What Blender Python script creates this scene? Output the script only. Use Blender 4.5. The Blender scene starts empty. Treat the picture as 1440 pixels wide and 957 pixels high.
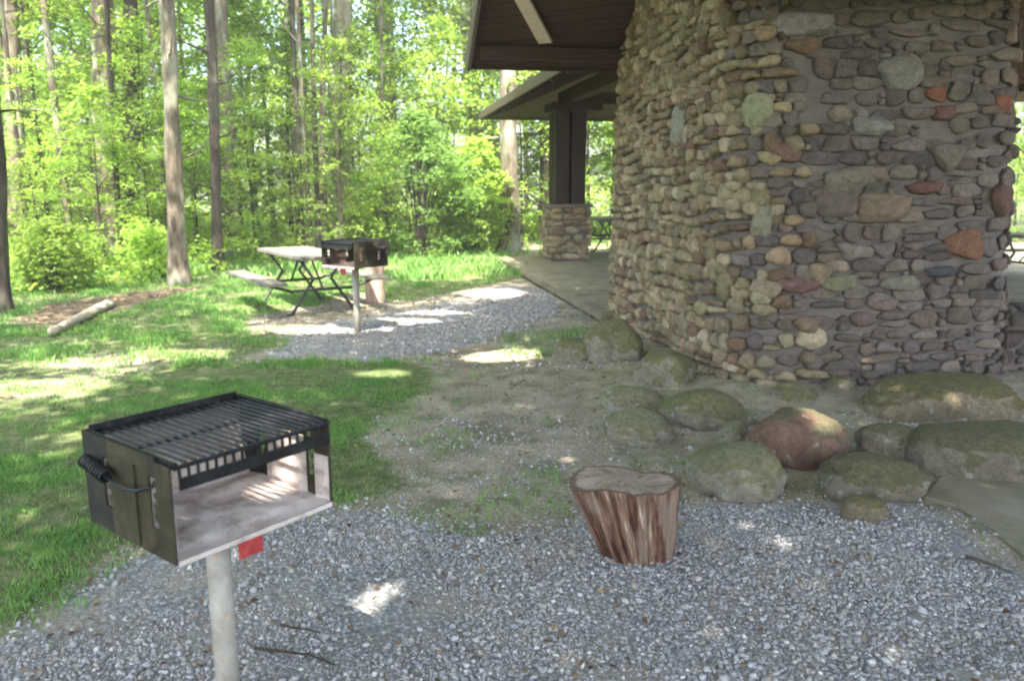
import bpy, bmesh, math, random
import numpy as np
from mathutils import Vector, Matrix, noise as mnoise, Euler

R = math.radians
rng = np.random.default_rng(11)
random.seed(5)
scene = bpy.context.scene
COL = scene.collection

# ------------------------------------------------------------------ camera maths (photo is 1440 x 957)
CAM_H, PITCH, F = 1.65, R(11.0), 1120.0
CT, ST = math.cos(PITCH), math.sin(PITCH)

def slope_y(y):
    v = (478.5 - y) / F
    return (-ST + v * CT) / (CT + v * ST), CT + v * ST

def ground_at(x, y, z=0.0):
    s, dy = slope_y(y)
    Y = (z - CAM_H) / s
    return Vector(((x - 720) / F * Y / dy, Y, z))

def at_depth(x, y, Y):
    s, dy = slope_y(y)
    return Vector(((x - 720) / F * Y / dy, Y, CAM_H + s * Y))

def to_px(X, Y, Z=0.0):
    dep = CT * Y - ST * (Z - CAM_H)
    up = ST * Y + CT * (Z - CAM_H)
    dep = np.maximum(dep, 0.05)
    return 720 + F * X / dep, 478.5 - F * up / dep

# sun: behind the camera, a little to the left, high
SUN_EL = R(60)
SH = Vector((-0.06, -1.0)).normalized()
SUN = Vector((SH.x * math.cos(SUN_EL), SH.y * math.cos(SUN_EL), math.sin(SUN_EL)))
CX, CY = SUN.x / SUN.z, SUN.y / SUN.z       # horizontal travel per metre of height

# ------------------------------------------------------------------ numpy value noise
def _h(ix, iy, iz, seed):
    n = (ix.astype(np.int64) * 374761393 + iy.astype(np.int64) * 668265263 + iz.astype(np.int64) * 1274126177 + seed * 974634777) & 0xffffffff
    n = ((n ^ (n >> 13)) * 1103515245) & 0xffffffff
    n = (n ^ (n >> 16)) & 0xffffffff
    return (n % 100003) / 100003.0

def vnoise(x, y, z=None, seed=0):
    x = np.asarray(x, float); y = np.asarray(y, float)
    z = np.zeros_like(x) if z is None else np.asarray(z, float)
    ix, iy, iz = np.floor(x), np.floor(y), np.floor(z)
    fx, fy, fz = x - ix, y - iy, z - iz
    fx, fy, fz = [t * t * (3 - 2 * t) for t in (fx, fy, fz)]
    r = 0
    for a in (0, 1):
        for b in (0, 1):
            for c in (0, 1):
                w = (fx if a else 1 - fx) * (fy if b else 1 - fy) * (fz if c else 1 - fz)
                r = r + w * _h(ix + a, iy + b, iz + c, seed)
    return r

def fbm(x, y, z=None, seed=0, o=3):
    t, amp, s = 0, 1.0, 0
    for k in range(o):
        zz = None if z is None else np.asarray(z) * 2 ** k
        t = t + amp * vnoise(np.asarray(x) * 2 ** k, np.asarray(y) * 2 ** k, zz, seed + k)
        s += amp; amp *= 0.5
    return t / s

def in_poly(px, py, poly):
    r = np.zeros(px.shape, bool)
    n = len(poly)
    for i in range(n):
        x1, y1 = poly[i]; x2, y2 = poly[(i + 1) % n]
        if y1 == y2: continue
        c = ((y1 > py) != (y2 > py)) & (px < (x2 - x1) * (py - y1) / (y2 - y1) + x1)
        r ^= c
    return r

# ------------------------------------------------------------------ object helpers
def tag(o, label=None, cat=None, group=None, kind=None):
    if label: o['label'] = label
    if cat: o['category'] = cat
    if group: o['group'] = group
    if kind: o['kind'] = kind
    return o

def link(name, me, mats=None, parent=None, smooth=False):
    o = bpy.data.objects.new(name, me)
    COL.objects.link(o)
    if mats is not None:
        for m in (mats if isinstance(mats, (list, tuple)) else [mats]):
            me.materials.append(m)
    if parent is not None: o.parent = parent
    if smooth and len(me.polygons):
        me.polygons.foreach_set('use_smooth', np.ones(len(me.polygons), bool))
    return o

def bm_obj(name, bm, mats=None, parent=None, smooth=False):
    me = bpy.data.meshes.new(name)
    bm.normal_update()
    bm.to_mesh(me); bm.free()
    return link(name, me, mats, parent, smooth)

def np_mesh(name, verts, faces, attrs=None, face_attrs=None):
    """verts (n,3); faces (m,k) with constant k"""
    me = bpy.data.meshes.new(name)
    n, (m, k) = len(verts), faces.shape
    me.vertices.add(n); me.vertices.foreach_set('co', np.ascontiguousarray(verts, np.float32).ravel())
    me.loops.add(m * k); me.loops.foreach_set('vertex_index', np.ascontiguousarray(faces, np.int32).ravel())
    me.polygons.add(m); me.polygons.foreach_set('loop_start', np.arange(0, m * k, k, dtype=np.int32))
    me.update(calc_edges=True)
    for nm, arr in (attrs or {}).items():
        if arr.ndim == 1:
            a = me.attributes.new(nm, 'FLOAT', 'POINT'); a.data.foreach_set('value', arr.astype(np.float32))
        else:
            a = me.attributes.new(nm, 'FLOAT_COLOR', 'POINT')
            c = np.ones((n, 4), np.float32); c[:, :3] = arr
            a.data.foreach_set('color', c.ravel())
    return me

def empty(name, loc=(0, 0, 0), rz=0.0):
    o = bpy.data.objects.new(name, None); COL.objects.link(o)
    o.location = loc; o.rotation_euler = (0, 0, rz); o.empty_display_size = 0.1
    return o

def copy_tree(o, parent=None):
    c = o.copy(); COL.objects.link(c)
    if parent is not None: c.parent = parent
    for ch in [x for x in o.children]:
        copy_tree(ch, c)
    return c

def add_box(bm, lo, hi, M=None, bev=0.0):
    r = bmesh.ops.create_cube(bm, size=1)
    vs = r['verts']
    for v in vs:
        v.co = Vector([lo[i] + (v.co[i] + .5) * (hi[i] - lo[i]) for i in range(3)])
    if bev > 0:
        es = list({e for v in vs for e in v.link_edges})
        rb = bmesh.ops.bevel(bm, geom=es, offset=bev, segments=2, affect='EDGES', profile=0.7)
        vs = list({v for f in rb['faces'] for v in f.verts} | {v for v in vs if v.is_valid})
        # bevelled cube: gather the whole island
        seen = set(vs); st = list(vs)
        while st:
            v = st.pop()
            for e in v.link_edges:
                w = e.other_vert(v)
                if w not in seen: seen.add(w); st.append(w)
        vs = list(seen)
    if M is not None: bmesh.ops.transform(bm, matrix=M, verts=vs)
    return vs

def add_tube(bm, pts, radii, seg=10, caps=True, jitter=0.0, seed=0):
    pts = [Vector(p) for p in pts]
    if not hasattr(radii, '__len__'): radii = [radii] * len(pts)
    rings = []
    up0 = None
    for i, p in enumerate(pts):
        t = (pts[min(i + 1, len(pts) - 1)] - pts[max(i - 1, 0)]).normalized()
        if up0 is None:
            a = Vector((1, 0, 0)) if abs(t.x) < .8 else Vector((0, 1, 0))
            up0 = (a - t * a.dot(t)).normalized()
        else:
            up0 = (up0 - t * up0.dot(t)).normalized()
        b = t.cross(up0)
        ring = []
        for k in range(seg):
            a = 2 * math.pi * k / seg
            d = up0 * math.cos(a) + b * math.sin(a)
            r = radii[i]
            if jitter: r *= 1 + jitter * mnoise.noise(Vector((d.x * 1.4, d.y * 1.4, p.length * 0.9 + seed * 7.3)))
            ring.append(bm.verts.new(p + d * r))
        rings.append(ring)
    for i in range(len(rings) - 1):
        for k in range(seg):
            bm.faces.new((rings[i][k], rings[i][(k + 1) % seg], rings[i + 1][(k + 1) % seg], rings[i + 1][k]))
    if caps:
        bm.faces.new(rings[0][::-1]); bm.faces.new(rings[-1])
    return rings

# ------------------------------------------------------------------ materials
class NT:
    def __init__(s, name):
        s.m = bpy.data.materials.new(name); s.m.use_nodes = True
        s.t = s.m.node_tree; s.t.nodes.clear()
        s.out = s.t.nodes.new('ShaderNodeOutputMaterial')
    def n(s, typ, inp=None, **kw):
        nd = s.t.nodes.new(typ)
        for k, v in kw.items(): setattr(nd, k, v)
        for k, v in (inp or {}).items():
            s.set(nd, k, v)
        return nd
    def set(s, nd, k, v):
        if isinstance(v, bpy.types.NodeSocket): s.t.links.new(v, nd.inputs[k])
        elif isinstance(v, bpy.types.Node): s.t.links.new(v.outputs[0], nd.inputs[k])
        else: nd.inputs[k].default_value = v
    def coord(s, which='Object', scale=(1, 1, 1)):
        tc = s.n('ShaderNodeTexCoord')
        mp = s.n('ShaderNodeMapping', {'Vector': tc.outputs[which], 'Scale': scale})
        return mp.outputs[0]
    def noise(s, vec, scale, detail=5, rough=.6, dist=0):
        return s.n('ShaderNodeTexNoise', {'Vector': vec, 'Scale': scale, 'Detail': detail, 'Roughness': rough, 'Distortion': dist}).outputs[0]
    def ramp(s, fac, stops):
        r = s.n('ShaderNodeValToRGB', {'Fac': fac})
        e = r.color_ramp.elements
        while len(e) < len(stops): e.new(0.5)
        for el, (p, c) in zip(e, stops):
            el.position = p; el.color = (c, c, c, 1) if not hasattr(c, '__len__') else (*c, 1)
        return r.outputs[0]
    def mix(s, fac, a, b, mode='MIX'):
        m = s.n('ShaderNodeMix', data_type='RGBA', blend_type=mode)
        s.set(m, 0, fac)
        for idx, v in ((6, a), (7, b)):
            if isinstance(v, (bpy.types.NodeSocket, bpy.types.Node)): s.set(m, idx, v)
            else: m.inputs[idx].default_value = (*v, 1) if hasattr(v, '__len__') else (v, v, v, 1)
        return m.outputs[2]
    def math(s, op, a, b=0.0):
        return s.n('ShaderNodeMath', {0: a, 1: b}, operation=op).outputs[0]
    def bump(s, h, strength=.5, dist=.01):
        return s.n('ShaderNodeBump', {'Height': h, 'Strength': strength, 'Distance': dist}).outputs[0]
    def attr(s, name, fac=False):
        a = s.n('ShaderNodeAttribute'); a.attribute_name = name
        return a.outputs['Fac'] if fac else a.outputs['Color']
    def bsdf(s, color, rough=.8, metal=0.0, normal=None, spec=.5):
        b = s.n('ShaderNodeBsdfPrincipled', {'Roughness': rough, 'Metallic': metal, 'Specular IOR Level': spec})
        if isinstance(color, (bpy.types.NodeSocket, bpy.types.Node)): s.set(b, 'Base Color', color)
        else: b.inputs['Base Color'].default_value = (*color, 1)
        if normal is not None: s.set(b, 'Normal', normal)
        return b
    def done(s, sh):
        s.t.links.new(sh.outputs[0], s.out.inputs[0]); return s.m

def leaf_material(name, c1, c2, trans, tw=.45, rough=.55, patch=.45):
    """c1..c2: leaf colours picked per leaf; patch: size of the lighter and darker patches in the growth"""
    t = NT(name)
    a = t.attr('lv', True)
    col = t.mix(a, c1, c2)
    oi = t.n('ShaderNodeObjectInfo')
    vv = t.math('MULTIPLY_ADD', oi.outputs['Random'], .85)
    t.t.nodes[-1].inputs[2].default_value = .45
    col = t.mix(1.0, col, t.n('ShaderNodeCombineColor', {0: vv, 1: vv, 2: vv}).outputs[0], 'MULTIPLY')
    d = t.bsdf(col, rough, spec=.35)
    tl = t.n('ShaderNodeBsdfTranslucent')
    tc = t.mix(1.0, col, trans, 'MULTIPLY'); t.set(tl, 'Color', tc)
    return t.done(t.n('ShaderNodeMixShader', {0: tw, 1: d.outputs[0], 2: tl.outputs[0]}))

M_LEAF = leaf_material('spring_leaf', (.14, .255, .05), (.32, .445, .105), (2.05, 1.95, 1.4), tw=.5)
M_LEAF_DK = leaf_material('shrub_leaf', (.09, .17, .045), (.18, .30, .085), (1.8, 1.8, 1.2))
M_LEAF_HI = leaf_material('canopy_leaf', (.08, .15, .045), (.15, .25, .08), (1.2, 1.25, 1.1), tw=.3)
M_GRASS = leaf_material('grass_blade', (.10, .25, .055), (.26, .42, .12), (1.4, 1.4, 1.1), tw=.35)

def bark_material(name, dark, light, lichen=(.35, .38, .30), scale=1.0):
    t = NT(name)
    v = t.coord('Object', (6 * scale, 6 * scale, 1.1 * scale))
    n1 = t.noise(v, 3, 8, .7, .6)
    col = t.ramp(n1, [(.33, dark), (.5, tuple((a + b) / 2 for a, b in zip(dark, light))), (.68, light)])
    n2 = t.noise(t.coord('Object', (1, 1, .5)), 1.6, 4)
    col = t.mix(t.ramp(n2, [(.50, 0), (.62, .75)]), col, lichen)
    h = t.noise(v, 6, 8, .75)
    return t.done(t.bsdf(col, .95, normal=t.bump(h, .9, .03), spec=.15))

M_BARK = bark_material('grey_bark', (.05, .04, .03), (.28, .24, .185))
M_BARK_PALE = bark_material('pale_bark', (.22, .18, .14), (.50, .45, .38), (.58, .55, .47))
M_BARK_DARK = bark_material('dark_bark', (.025, .022, .02), (.11, .09, .075), (.13, .14, .10))
M_TWIG = bark_material('twig_bark', (.04, .03, .025), (.16, .12, .09), (.2, .19, .15), 4)

# ------------------------------------------------------------------ foliage generators
def leaf_arrays(P, size, rg, tilt=.55, val=None, aspect=.62):
    """diamond leaves at points P (n,3)"""
    n = len(P)
    if not hasattr(size, '__len__'): size = np.full(n, size)
    s = size * rg.uniform(.7, 1.25, n)
    az = rg.uniform(0, 2 * np.pi, n)
    nz = np.stack([rg.normal(0, tilt, n), rg.normal(0, tilt, n), np.ones(n)], 1)
    nz /= np.linalg.norm(nz, axis=1)[:, None]
    d = np.stack([np.cos(az), np.sin(az), np.zeros(n)], 1)
    d -= nz * (d * nz).sum(1)[:, None]; d /= np.linalg.norm(d, axis=1)[:, None]
    b = np.cross(nz, d)
    hw = (s * aspect * .5)[:, None]; L = s[:, None]
    v = np.stack([P - d * L * .5, P + b * hw - d * L * .05 + nz * hw * .35, P + d * L * .5 - nz * L * .12, P - b * hw - d * L * .05 + nz * hw * .35], 1).reshape(-1, 3)
    f = np.arange(4 * n).reshape(-1, 4)
    lv = rg.uniform(0, 1, n) if val is None else val
    return v, f, np.repeat(lv, 4)

def sprays(centers, radius, thick, per, rg):
    n = len(centers)
    r = np.sqrt(rg.uniform(0, 1, (n, per))) * radius[:, None]
    a = rg.uniform(0, 2 * np.pi, (n, per))
    tiltx = rg.normal(0, .25, (n, 1)); tilty = rg.normal(0, .25, (n, 1))
    x, y = r * np.cos(a), r * np.sin(a)
    z = rg.normal(0, thick, (n, per)) - r * .15 + x * tiltx + y * tilty
    return (centers[:, None, :] + np.stack([x, y, z], 2)).reshape(-1, 3)

def crown_mesh(name, seed, H, z0, rad, nspray, per, lsize, mat, srad=.38, top_taper=.7):
    rg = np.random.default_rng(seed)
    zz = z0 + (H - z0) * rg.uniform(0, 1, nspray) ** .85
    u = (zz - z0) / (H - z0)
    rr = rad * (np.sin(np.clip(u * .85 + .18, 0, 1) * np.pi) ** .6) * np.sqrt(rg.uniform(.05, 1, nspray))
    az = rg.uniform(0, 2 * np.pi, nspray)
    # leave gaps: whole sectors of the crown with no branch
    keep = vnoise(np.cos(az) * 1.7 + 5, np.sin(az) * 1.7 + 5, zz * .9, seed) > .33
    c = np.stack([rr * np.cos(az), rr * np.sin(az), zz], 1)[keep]
    P = sprays(c, rg.uniform(.6, 1.4, len(c)) * srad, srad * .14, per, rg)
    P = P[rg.uniform(0, 1, len(P)) < .93]
    lv = np.clip(.5 + .9 * (vnoise(P[:, 0] * 1.4, P[:, 1] * 1.4, P[:, 2] * 1.4, seed + 3) - .5) + rg.normal(0, .22, len(P)), 0, 1)
    v, f, lv = leaf_arrays(P, lsize, rg, val=lv)
    me = np_mesh(name, v, f, {'lv': lv})
    me.materials.append(mat)
    return me, c

def limb_bm(bm, c, rg, every=5, r=.018, rise=.45, lean=None):
    for p in c[::every]:
        d = math.hypot(p[0], p[1])
        z0 = max(.2, p[2] - d * rise)
        a = Vector((0, 0, z0)) if lean is None else lean(z0)
        mid = a.lerp(Vector(p), .5) + Vector((0, 0, .06 * d))
        add_tube(bm, [a, mid, p], [r, r * .65, r * .25], 5, False)

# ------------------------------------------------------------------ ground zones (read off the photo, projected on the ground plane)
GRASS = [
    [(-900, 1500), (-300, 1100), (0, 893), (60, 852), (110, 814), (190, 772), (262, 742), (330, 735), (420, 706), (495, 694), (560, 690), (572, 676), (540, 640), (522, 600), (548, 566), (606, 545),
     (612, 518), (560, 510), (440, 505), (345, 515), (250, 530), (150, 560), (60, 600), (-200, 640), (-900, 700)],
    [(-3000, 520), (-600, 540), (0, 520), (120, 496), (230, 480), (340, 466), (362, 440), (440, 432), (500, 408), (560, 424), (680, 402), (742, 388), (728, 372), (712, 345), (600, 318), (0, 300), (-3000, 290)],
]
MIXED = [(-900, 700), (-200, 640), (60, 600), (150, 560), (250, 530), (345, 515), (440, 505), (380, 470), (340, 466), (230, 480), (120, 496), (0, 520), (-600, 540), (-3000, 560), (-3000, 900)]
GRAVEL = [
    [(-500, 1500), (-100, 980), (0, 905), (110, 820), (200, 774), (330, 745), (480, 704), (545, 715), (640, 745), (740, 752), (830, 720), (980, 700), (1150, 690), (1300, 712), (1420, 800), (1600, 900), (2600, 1500)],
    [(362, 502), (388, 474), (470, 452), (560, 437), (640, 422), (720, 398), (762, 408), (790, 440), (730, 464), (650, 492), (520, 508)],
]
DIRTY = [[(20, 452), (60, 428), (200, 410), (330, 398), (240, 418), (150, 440), (60, 470)]]   # dark leaf litter by the log

def zones(X, Y):
    wx = X + .30 * (fbm(X * 2.2, Y * 2.2, seed=3) - .5) + .12 * (fbm(X * 9, Y * 9, seed=4) - .5)
    wy = Y + .30 * (fbm(X * 2.2, Y * 2.2, seed=13) - .5) + .12 * (fbm(X * 9, Y * 9, seed=14) - .5)
    px, py = to_px(wx, np.maximum(wy, 1.6))
    g = (in_poly(px, py, GRASS[0]) | in_poly(px, py, GRASS[1])).astype(float)
    mx = in_poly(px, py, MIXED)
    g = np.where(mx, .45 * (fbm(X * 1.3, Y * 1.3, seed=21) > .47) + .22, g)
    gr = (in_poly(px, py, GRAVEL[0]) | in_poly(px, py, GRAVEL[1])).astype(float)
    lit = in_poly(px, py, DIRTY[0])
    g = np.where(lit, 0, g)
    # behind and beside the camera: rough grass and litter
    away = (Y < 1.6) | (py < 345)
    g = np.where(away, .7, g); gr = np.where(away, 0, gr)
    gr = np.where(g > .5, 0, gr)
    return g, gr, lit.astype(float)

MOSSY = [(760, 472), (850, 440), (905, 480), (985, 530), (1110, 545), (1440, 550), (1900, 600), (1700, 720), (1440, 712), (1290, 700), (1200, 708), (1090, 706), (960, 700), (900, 640), (835, 610), (815, 560), (835, 515)]
def mossy(X, Y):
    px, py = to_px(X + .2 * (fbm(X * 3, Y * 3, seed=5) - .5), np.maximum(Y + .2 * (fbm(X * 3, Y * 3, seed=6) - .5), 1.6))
    return in_poly(px, py, MOSSY).astype(float)
def ground_z(X, Y):
    # a low bank of earth and old mortar rises to the chimney foot
    dx = np.where(Y > 6.2, 1.60 - .19 * (Y - 6.7) - X, 0)
    d = np.where(Y > 6.2, np.maximum(dx, 0), np.hypot(np.maximum(1.7 - X, 0), np.maximum(6.1 - Y, 0)))
    bank = .11 * np.clip(1 - d / 1.3, 0, 1) ** 1.4 * (Y < 11) * (X < 6) * np.clip((9.3 - Y) / .8, 0, 1)
    return bank + .035 * (fbm(X * .7, Y * .7, seed=40) - .5) + .012 * (fbm(X * 4, Y * 4, seed=41) - .5)

def spaced(lo, hi, step, far, grow=1.25):
    a = list(np.arange(lo, hi, step))
    s, x = step, a[-1]
    right = []
    while x < far: s *= grow; x += s; right.append(x)
    s, x = step, lo
    left = []
    while x > -far: s *= grow; x -= s; left.append(x)
    return np.array(left[::-1] + a + right)

xs = spaced(-8, 6.5, .06, 600)
ys = spaced(1.2, 15, .055, 600)
GX, GY = np.meshgrid(xs, ys)
gx, gy = GX.ravel(), GY.ravel()
g_, gr_, lit_ = zones(gx, gy)

def blur(a, k=1):
    a = a.reshape(GX.shape)
    for _ in range(k):
        p = np.pad(a, 1, mode='edge')
        a = (p[:-2, 1:-1] + p[2:, 1:-1] + p[1:-1, :-2] + p[1:-1, 2:] + 2 * a) / 6
    return a.ravel()
zc = np.stack([blur(g_, 12), blur(gr_, 14), blur(lit_, 3)], 1)
def zone_at(X, Y):
    i = np.clip(np.searchsorted(xs, X), 1, len(xs) - 1); j = np.clip(np.searchsorted(ys, Y), 1, len(ys) - 1)
    i = np.where(np.abs(xs[i - 1] - X) < np.abs(xs[i] - X), i - 1, i); j = np.where(np.abs(ys[j - 1] - Y) < np.abs(ys[j] - Y), j - 1, j)
    q = zc[j * len(xs) + i]
    return q[:, 0], q[:, 1], q[:, 2]
nx, ny = len(xs), len(ys)
ii = (np.arange(ny - 1)[:, None] * nx + np.arange(nx - 1)[None, :]).ravel()
gf = np.stack([ii, ii + 1, ii + nx + 1, ii + nx], 1)
gz = ground_z(gx, gy) * (np.hypot(gx, gy) < 60)
me = np_mesh('ground', np.stack([gx, gy, gz], 1), gf, {'zone': zc, 'mossy': blur(mossy(gx, gy), 5)})

t = NT('ground_soil')
v = t.coord('Object')
sep = t.n('ShaderNodeSeparateColor', {0: t.attr('zone')})
gA, grA, liA = sep.outputs[0], sep.outputs[1], sep.outputs[2]
big = t.noise(v, 1.6, 5)
dirt = t.ramp(big, [(.3, (.20, .18, .12)), (.5, (.35, .30, .23)), (.7, (.48, .40, .32))])
fine = t.noise(v, 55, 5, .7)
dirt = t.mix(1.0, dirt, t.ramp(fine, [(.3, .5), (.5, .95), (.72, 1.5)]), 'MULTIPLY')
moss = t.noise(v, 3.1, 6, .7)
dirt = t.mix(t.ramp(moss, [(.5, 0), (.62, .65)]), dirt, (.11, .135, .06))
vor = t.n('ShaderNodeTexVoronoi', {'Vector': v, 'Scale': 46.0})
vsep = t.n('ShaderNodeSeparateColor', {0: vor.outputs['Color']})
grav = t.ramp(vsep.outputs[0], [(0, (.20, .205, .22)), (.4, (.30, .305, .32)), (.75, (.40, .41, .43)), (1, (.6, .6, .6))])
grav = t.mix(t.ramp(vor.outputs['Distance'], [(.25, 0), (.6, .6)]), grav, (.15, .145, .14))
grav = t.mix(t.ramp(t.noise(v, 2.3, 4), [(.46, 0), (.60, .7)]), grav, (.34, .30, .25))
edge = t.ramp(t.math('ADD', grA, t.math('MULTIPLY', t.math('SUBTRACT', t.noise(v, 22, 4), .5), .9)), [(.42, 0), (.6, 1)])
col = t.mix(edge, dirt, grav)
gedge = t.ramp(t.math('ADD', gA, t.math('MULTIPLY', t.math('SUBTRACT', t.noise(v, 16, 4), .5), .9)), [(.3, 0), (.62, 1)])
gcol = t.ramp(t.noise(v, 9, 5), [(.35, (.08, .10, .04)), (.55, (.14, .17, .07)), (.72, (.25, .225, .15))])
col = t.mix(gedge, col, gcol)
col = t.mix(t.math('MULTIPLY', liA, .8), col, t.ramp(t.noise(v, 24, 5), [(.35, (.035, .022, .014)), (.6, (.10, .062, .042)), (.75, (.2, .14, .10))]))
mcol = t.ramp(t.noise(v, 7, 8, .7), [(.3, (.19, .17, .10)), (.5, (.32, .29, .19)), (.7, (.46, .40, .31))])
col = t.mix(t.ramp(t.math('ADD', t.attr('mossy', True), t.math('MULTIPLY', t.math('SUBTRACT', t.noise(v, 12, 5), .5), .8)), [(.3, 0), (.6, .9)]), col, mcol)
hgt = t.math('ADD', t.math('MULTIPLY', fine, .6), t.math('MULTIPLY', vor.outputs['Distance'], -.5))
m_ground = t.done(t.bsdf(col, .95, normal=t.bump(hgt, .8, .02), spec=.2))
tag(link('ground', me, m_ground, smooth=True), kind='structure')

# ------------------------------------------------------------------ loose gravel (stones)
ico_bm = bmesh.new(); bmesh.ops.create_icosphere(ico_bm, subdivisions=1, radius=1)
ICO1_V = np.array([v.co[:] for v in ico_bm.verts]); ICO1_F = np.array([[v.index for v in f.verts] for f in ico_bm.faces]); ico_bm.free()

def rot_mats(n, rg, tilt=.5):
    a, b, c = rg.uniform(0, 2 * np.pi, n), rg.normal(0, tilt, n), rg.normal(0, tilt, n)
    ca, sa, cb, sb, cc, sc_ = np.cos(a), np.sin(a), np.cos(b), np.sin(b), np.cos(c), np.sin(c)
    Rz = np.zeros((n, 3, 3)); Rz[:, 0, 0] = ca; Rz[:, 0, 1] = -sa; Rz[:, 1, 0] = sa; Rz[:, 1, 1] = ca; Rz[:, 2, 2] = 1
    Rx = np.zeros((n, 3, 3)); Rx[:, 1, 1] = cb; Rx[:, 1, 2] = -sb; Rx[:, 2, 1] = sb; Rx[:, 2, 2] = cb; Rx[:, 0, 0] = 1
    Ry = np.zeros((n, 3, 3)); Ry[:, 0, 0] = cc; Ry[:, 0, 2] = sc_; Ry[:, 2, 0] = -sc_; Ry[:, 2, 2] = cc; Ry[:, 1, 1] = 1
    return Rx @ Ry @ Rz

def scatter_stones(name, X, Y, size, palette, seed, sink=.15):
    rg = np.random.default_rng(seed)
    n = len(X)
    base = ICO1_V[:12]; F_ = None
    b0 = bmesh.new(); bmesh.ops.create_icosphere(b0, subdivisions=1, radius=1)
    base = np.array([v.co[:] for v in b0.verts]); F_ = np.array([[v.index for v in f.verts] for f in b0.faces]); b0.free()
    sc_ = np.stack([rg.uniform(.75, 1.35, n), rg.uniform(.6, 1.1, n), rg.uniform(.4, .8, n)], 1) * size[:, None]
    jit = 1 + rg.normal(0, .16, (n, len(base), 1))
    V = base[None] * jit * sc_[:, None, :]
    V = np.einsum('nij,nkj->nki', rot_mats(n, rg), V)
    V += np.stack([X, Y, ground_z(X, Y) + size * (.5 - sink)], 1)[:, None, :]
    Fc = (F_[None] + (np.arange(n) * len(base))[:, None, None]).reshape(-1, 3)
    pal = np.array(palette)
    c = pal[rg.integers(0, len(pal), n)] * rg.uniform(.7, 1.25, (n, 1))
    return np_mesh(name, V.reshape(-1, 3), Fc, {'sc': np.repeat(np.clip(c, 0, .85), len(base), 0)})

t = NT('loose_stone')
v = t.coord('Object')
c = t.mix(1.0, t.attr('sc'), t.ramp(t.noise(v, 180, 4), [(.3, .7), (.7, 1.2)]), 'MULTIPLY')
m_peb = t.done(t.bsdf(c, .8, spec=.3))
GPAL = [(.32, .315, .325), (.37, .37, .385), (.42, .42, .43), (.28, .275, .285), (.39, .39, .40), (.46, .46, .465), (.34, .34, .35), (.58, .57, .56), (.40, .36, .315), (.36, .32, .28)]

def pick(n, x0, x1, y0, y1, fn, seed):
    rg = np.random.default_rng(seed)
    X, Y = rg.uniform(x0, x1, n), rg.uniform(y0, y1, n)
    # uneven cover: loose stones bunch up and thin out
    return X, Y, fn(X, Y) > rg.uniform(0, 1, n)

def f_grav(X, Y):
    g, gr, _ = zone_at(X, Y)
    return (1 - .62 * mossy(X, Y) * (fbm(X * 2.4, Y * 2.4, seed=80) > .42)) * np.clip(gr ** 1.3 * (.15 + 1.25 * fbm(X * 2.5, Y * 2.5, seed=77)) - .75 * np.clip((fbm(X * 1.3, Y * 1.3, seed=78) - .50) * 6, 0, 1), 0, 1) + (g < .5) * (.04 + .09 * (fbm(X * 4, Y * 4, seed=79) > .5))
Xa, Ya, k = pick(200000, -3.0, 3.6, 2.0, 5.6, f_grav, 1)
px_, py_ = to_px(Xa, Ya); k &= (px_ > -60) & (px_ < 1500)
Xa, Ya = Xa[k], Ya[k]
sa_ = rng.gamma(2.6, .0016, len(Xa)) + .0016
Xb, Yb, k = pick(30000, -3.4, 1.2, 7.0, 12.5, f_grav, 2)
Xb, Yb = Xb[k], Yb[k]
sb_ = rng.gamma(4, .002, len(Xb)) + .004
me = scatter_stones('gravel', np.concatenate([Xa, Xb]), np.concatenate([Ya, Yb]), np.concatenate([sa_, sb_]), GPAL, 5)
tag(link('gravel', me, m_peb), 'loose blue grey crushed gravel spread over the ground', 'gravel', kind='stuff')

# ------------------------------------------------------------------ grass
def blades(X, Y, h, w, rg, val):
    n = len(X)
    az = rg.uniform(0, 2 * np.pi, n); la = rg.uniform(0, 2 * np.pi, n)
    lean = rg.uniform(.15, .9, n) * h
    z = ground_z(X, Y) - .004
    B = np.stack([X, Y, z], 1)
    wv = np.stack([np.cos(az), np.sin(az), np.zeros(n)], 1) * (w * .5)[:, None]
    lv_ = np.stack([np.cos(la), np.sin(la), np.zeros(n)], 1) * lean[:, None]
    up = np.stack([np.zeros(n), np.zeros(n), h], 1)
    m = B + lv_ * .35 + up * .62
    V = np.stack([B - wv, B + wv, m + wv * .75, m - wv * .75, B + lv_ + up * .95], 1)
    idx = np.arange(n)[:, None] * 5
    q = np.concatenate([idx + 0, idx + 1, idx + 2, idx + 3], 1)
    tr = np.concatenate([idx + 3, idx + 2, idx + 4], 1)
    return V.reshape(-1, 3), q, tr, np.repeat(val, 5)

def mixed_mesh(name, V, q, tr, lv):
    me = bpy.data.meshes.new(name)
    me.vertices.add(len(V)); me.vertices.foreach_set('co', V.astype(np.float32).ravel())
    li = np.concatenate([q.ravel(), tr.ravel()]).astype(np.int32)
    me.loops.add(len(li)); me.loops.foreach_set('vertex_index', li)
    st = np.concatenate([np.arange(len(q)) * 4, len(q) * 4 + np.arange(len(tr)) * 3]).astype(np.int32)
    me.polygons.add(len(st)); me.polygons.foreach_set('loop_start', st)
    me.update(calc_edges=True)
    a = me.attributes.new('lv', 'FLOAT', 'POINT'); a.data.foreach_set('value', lv.astype(np.float32))
    return me

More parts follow.
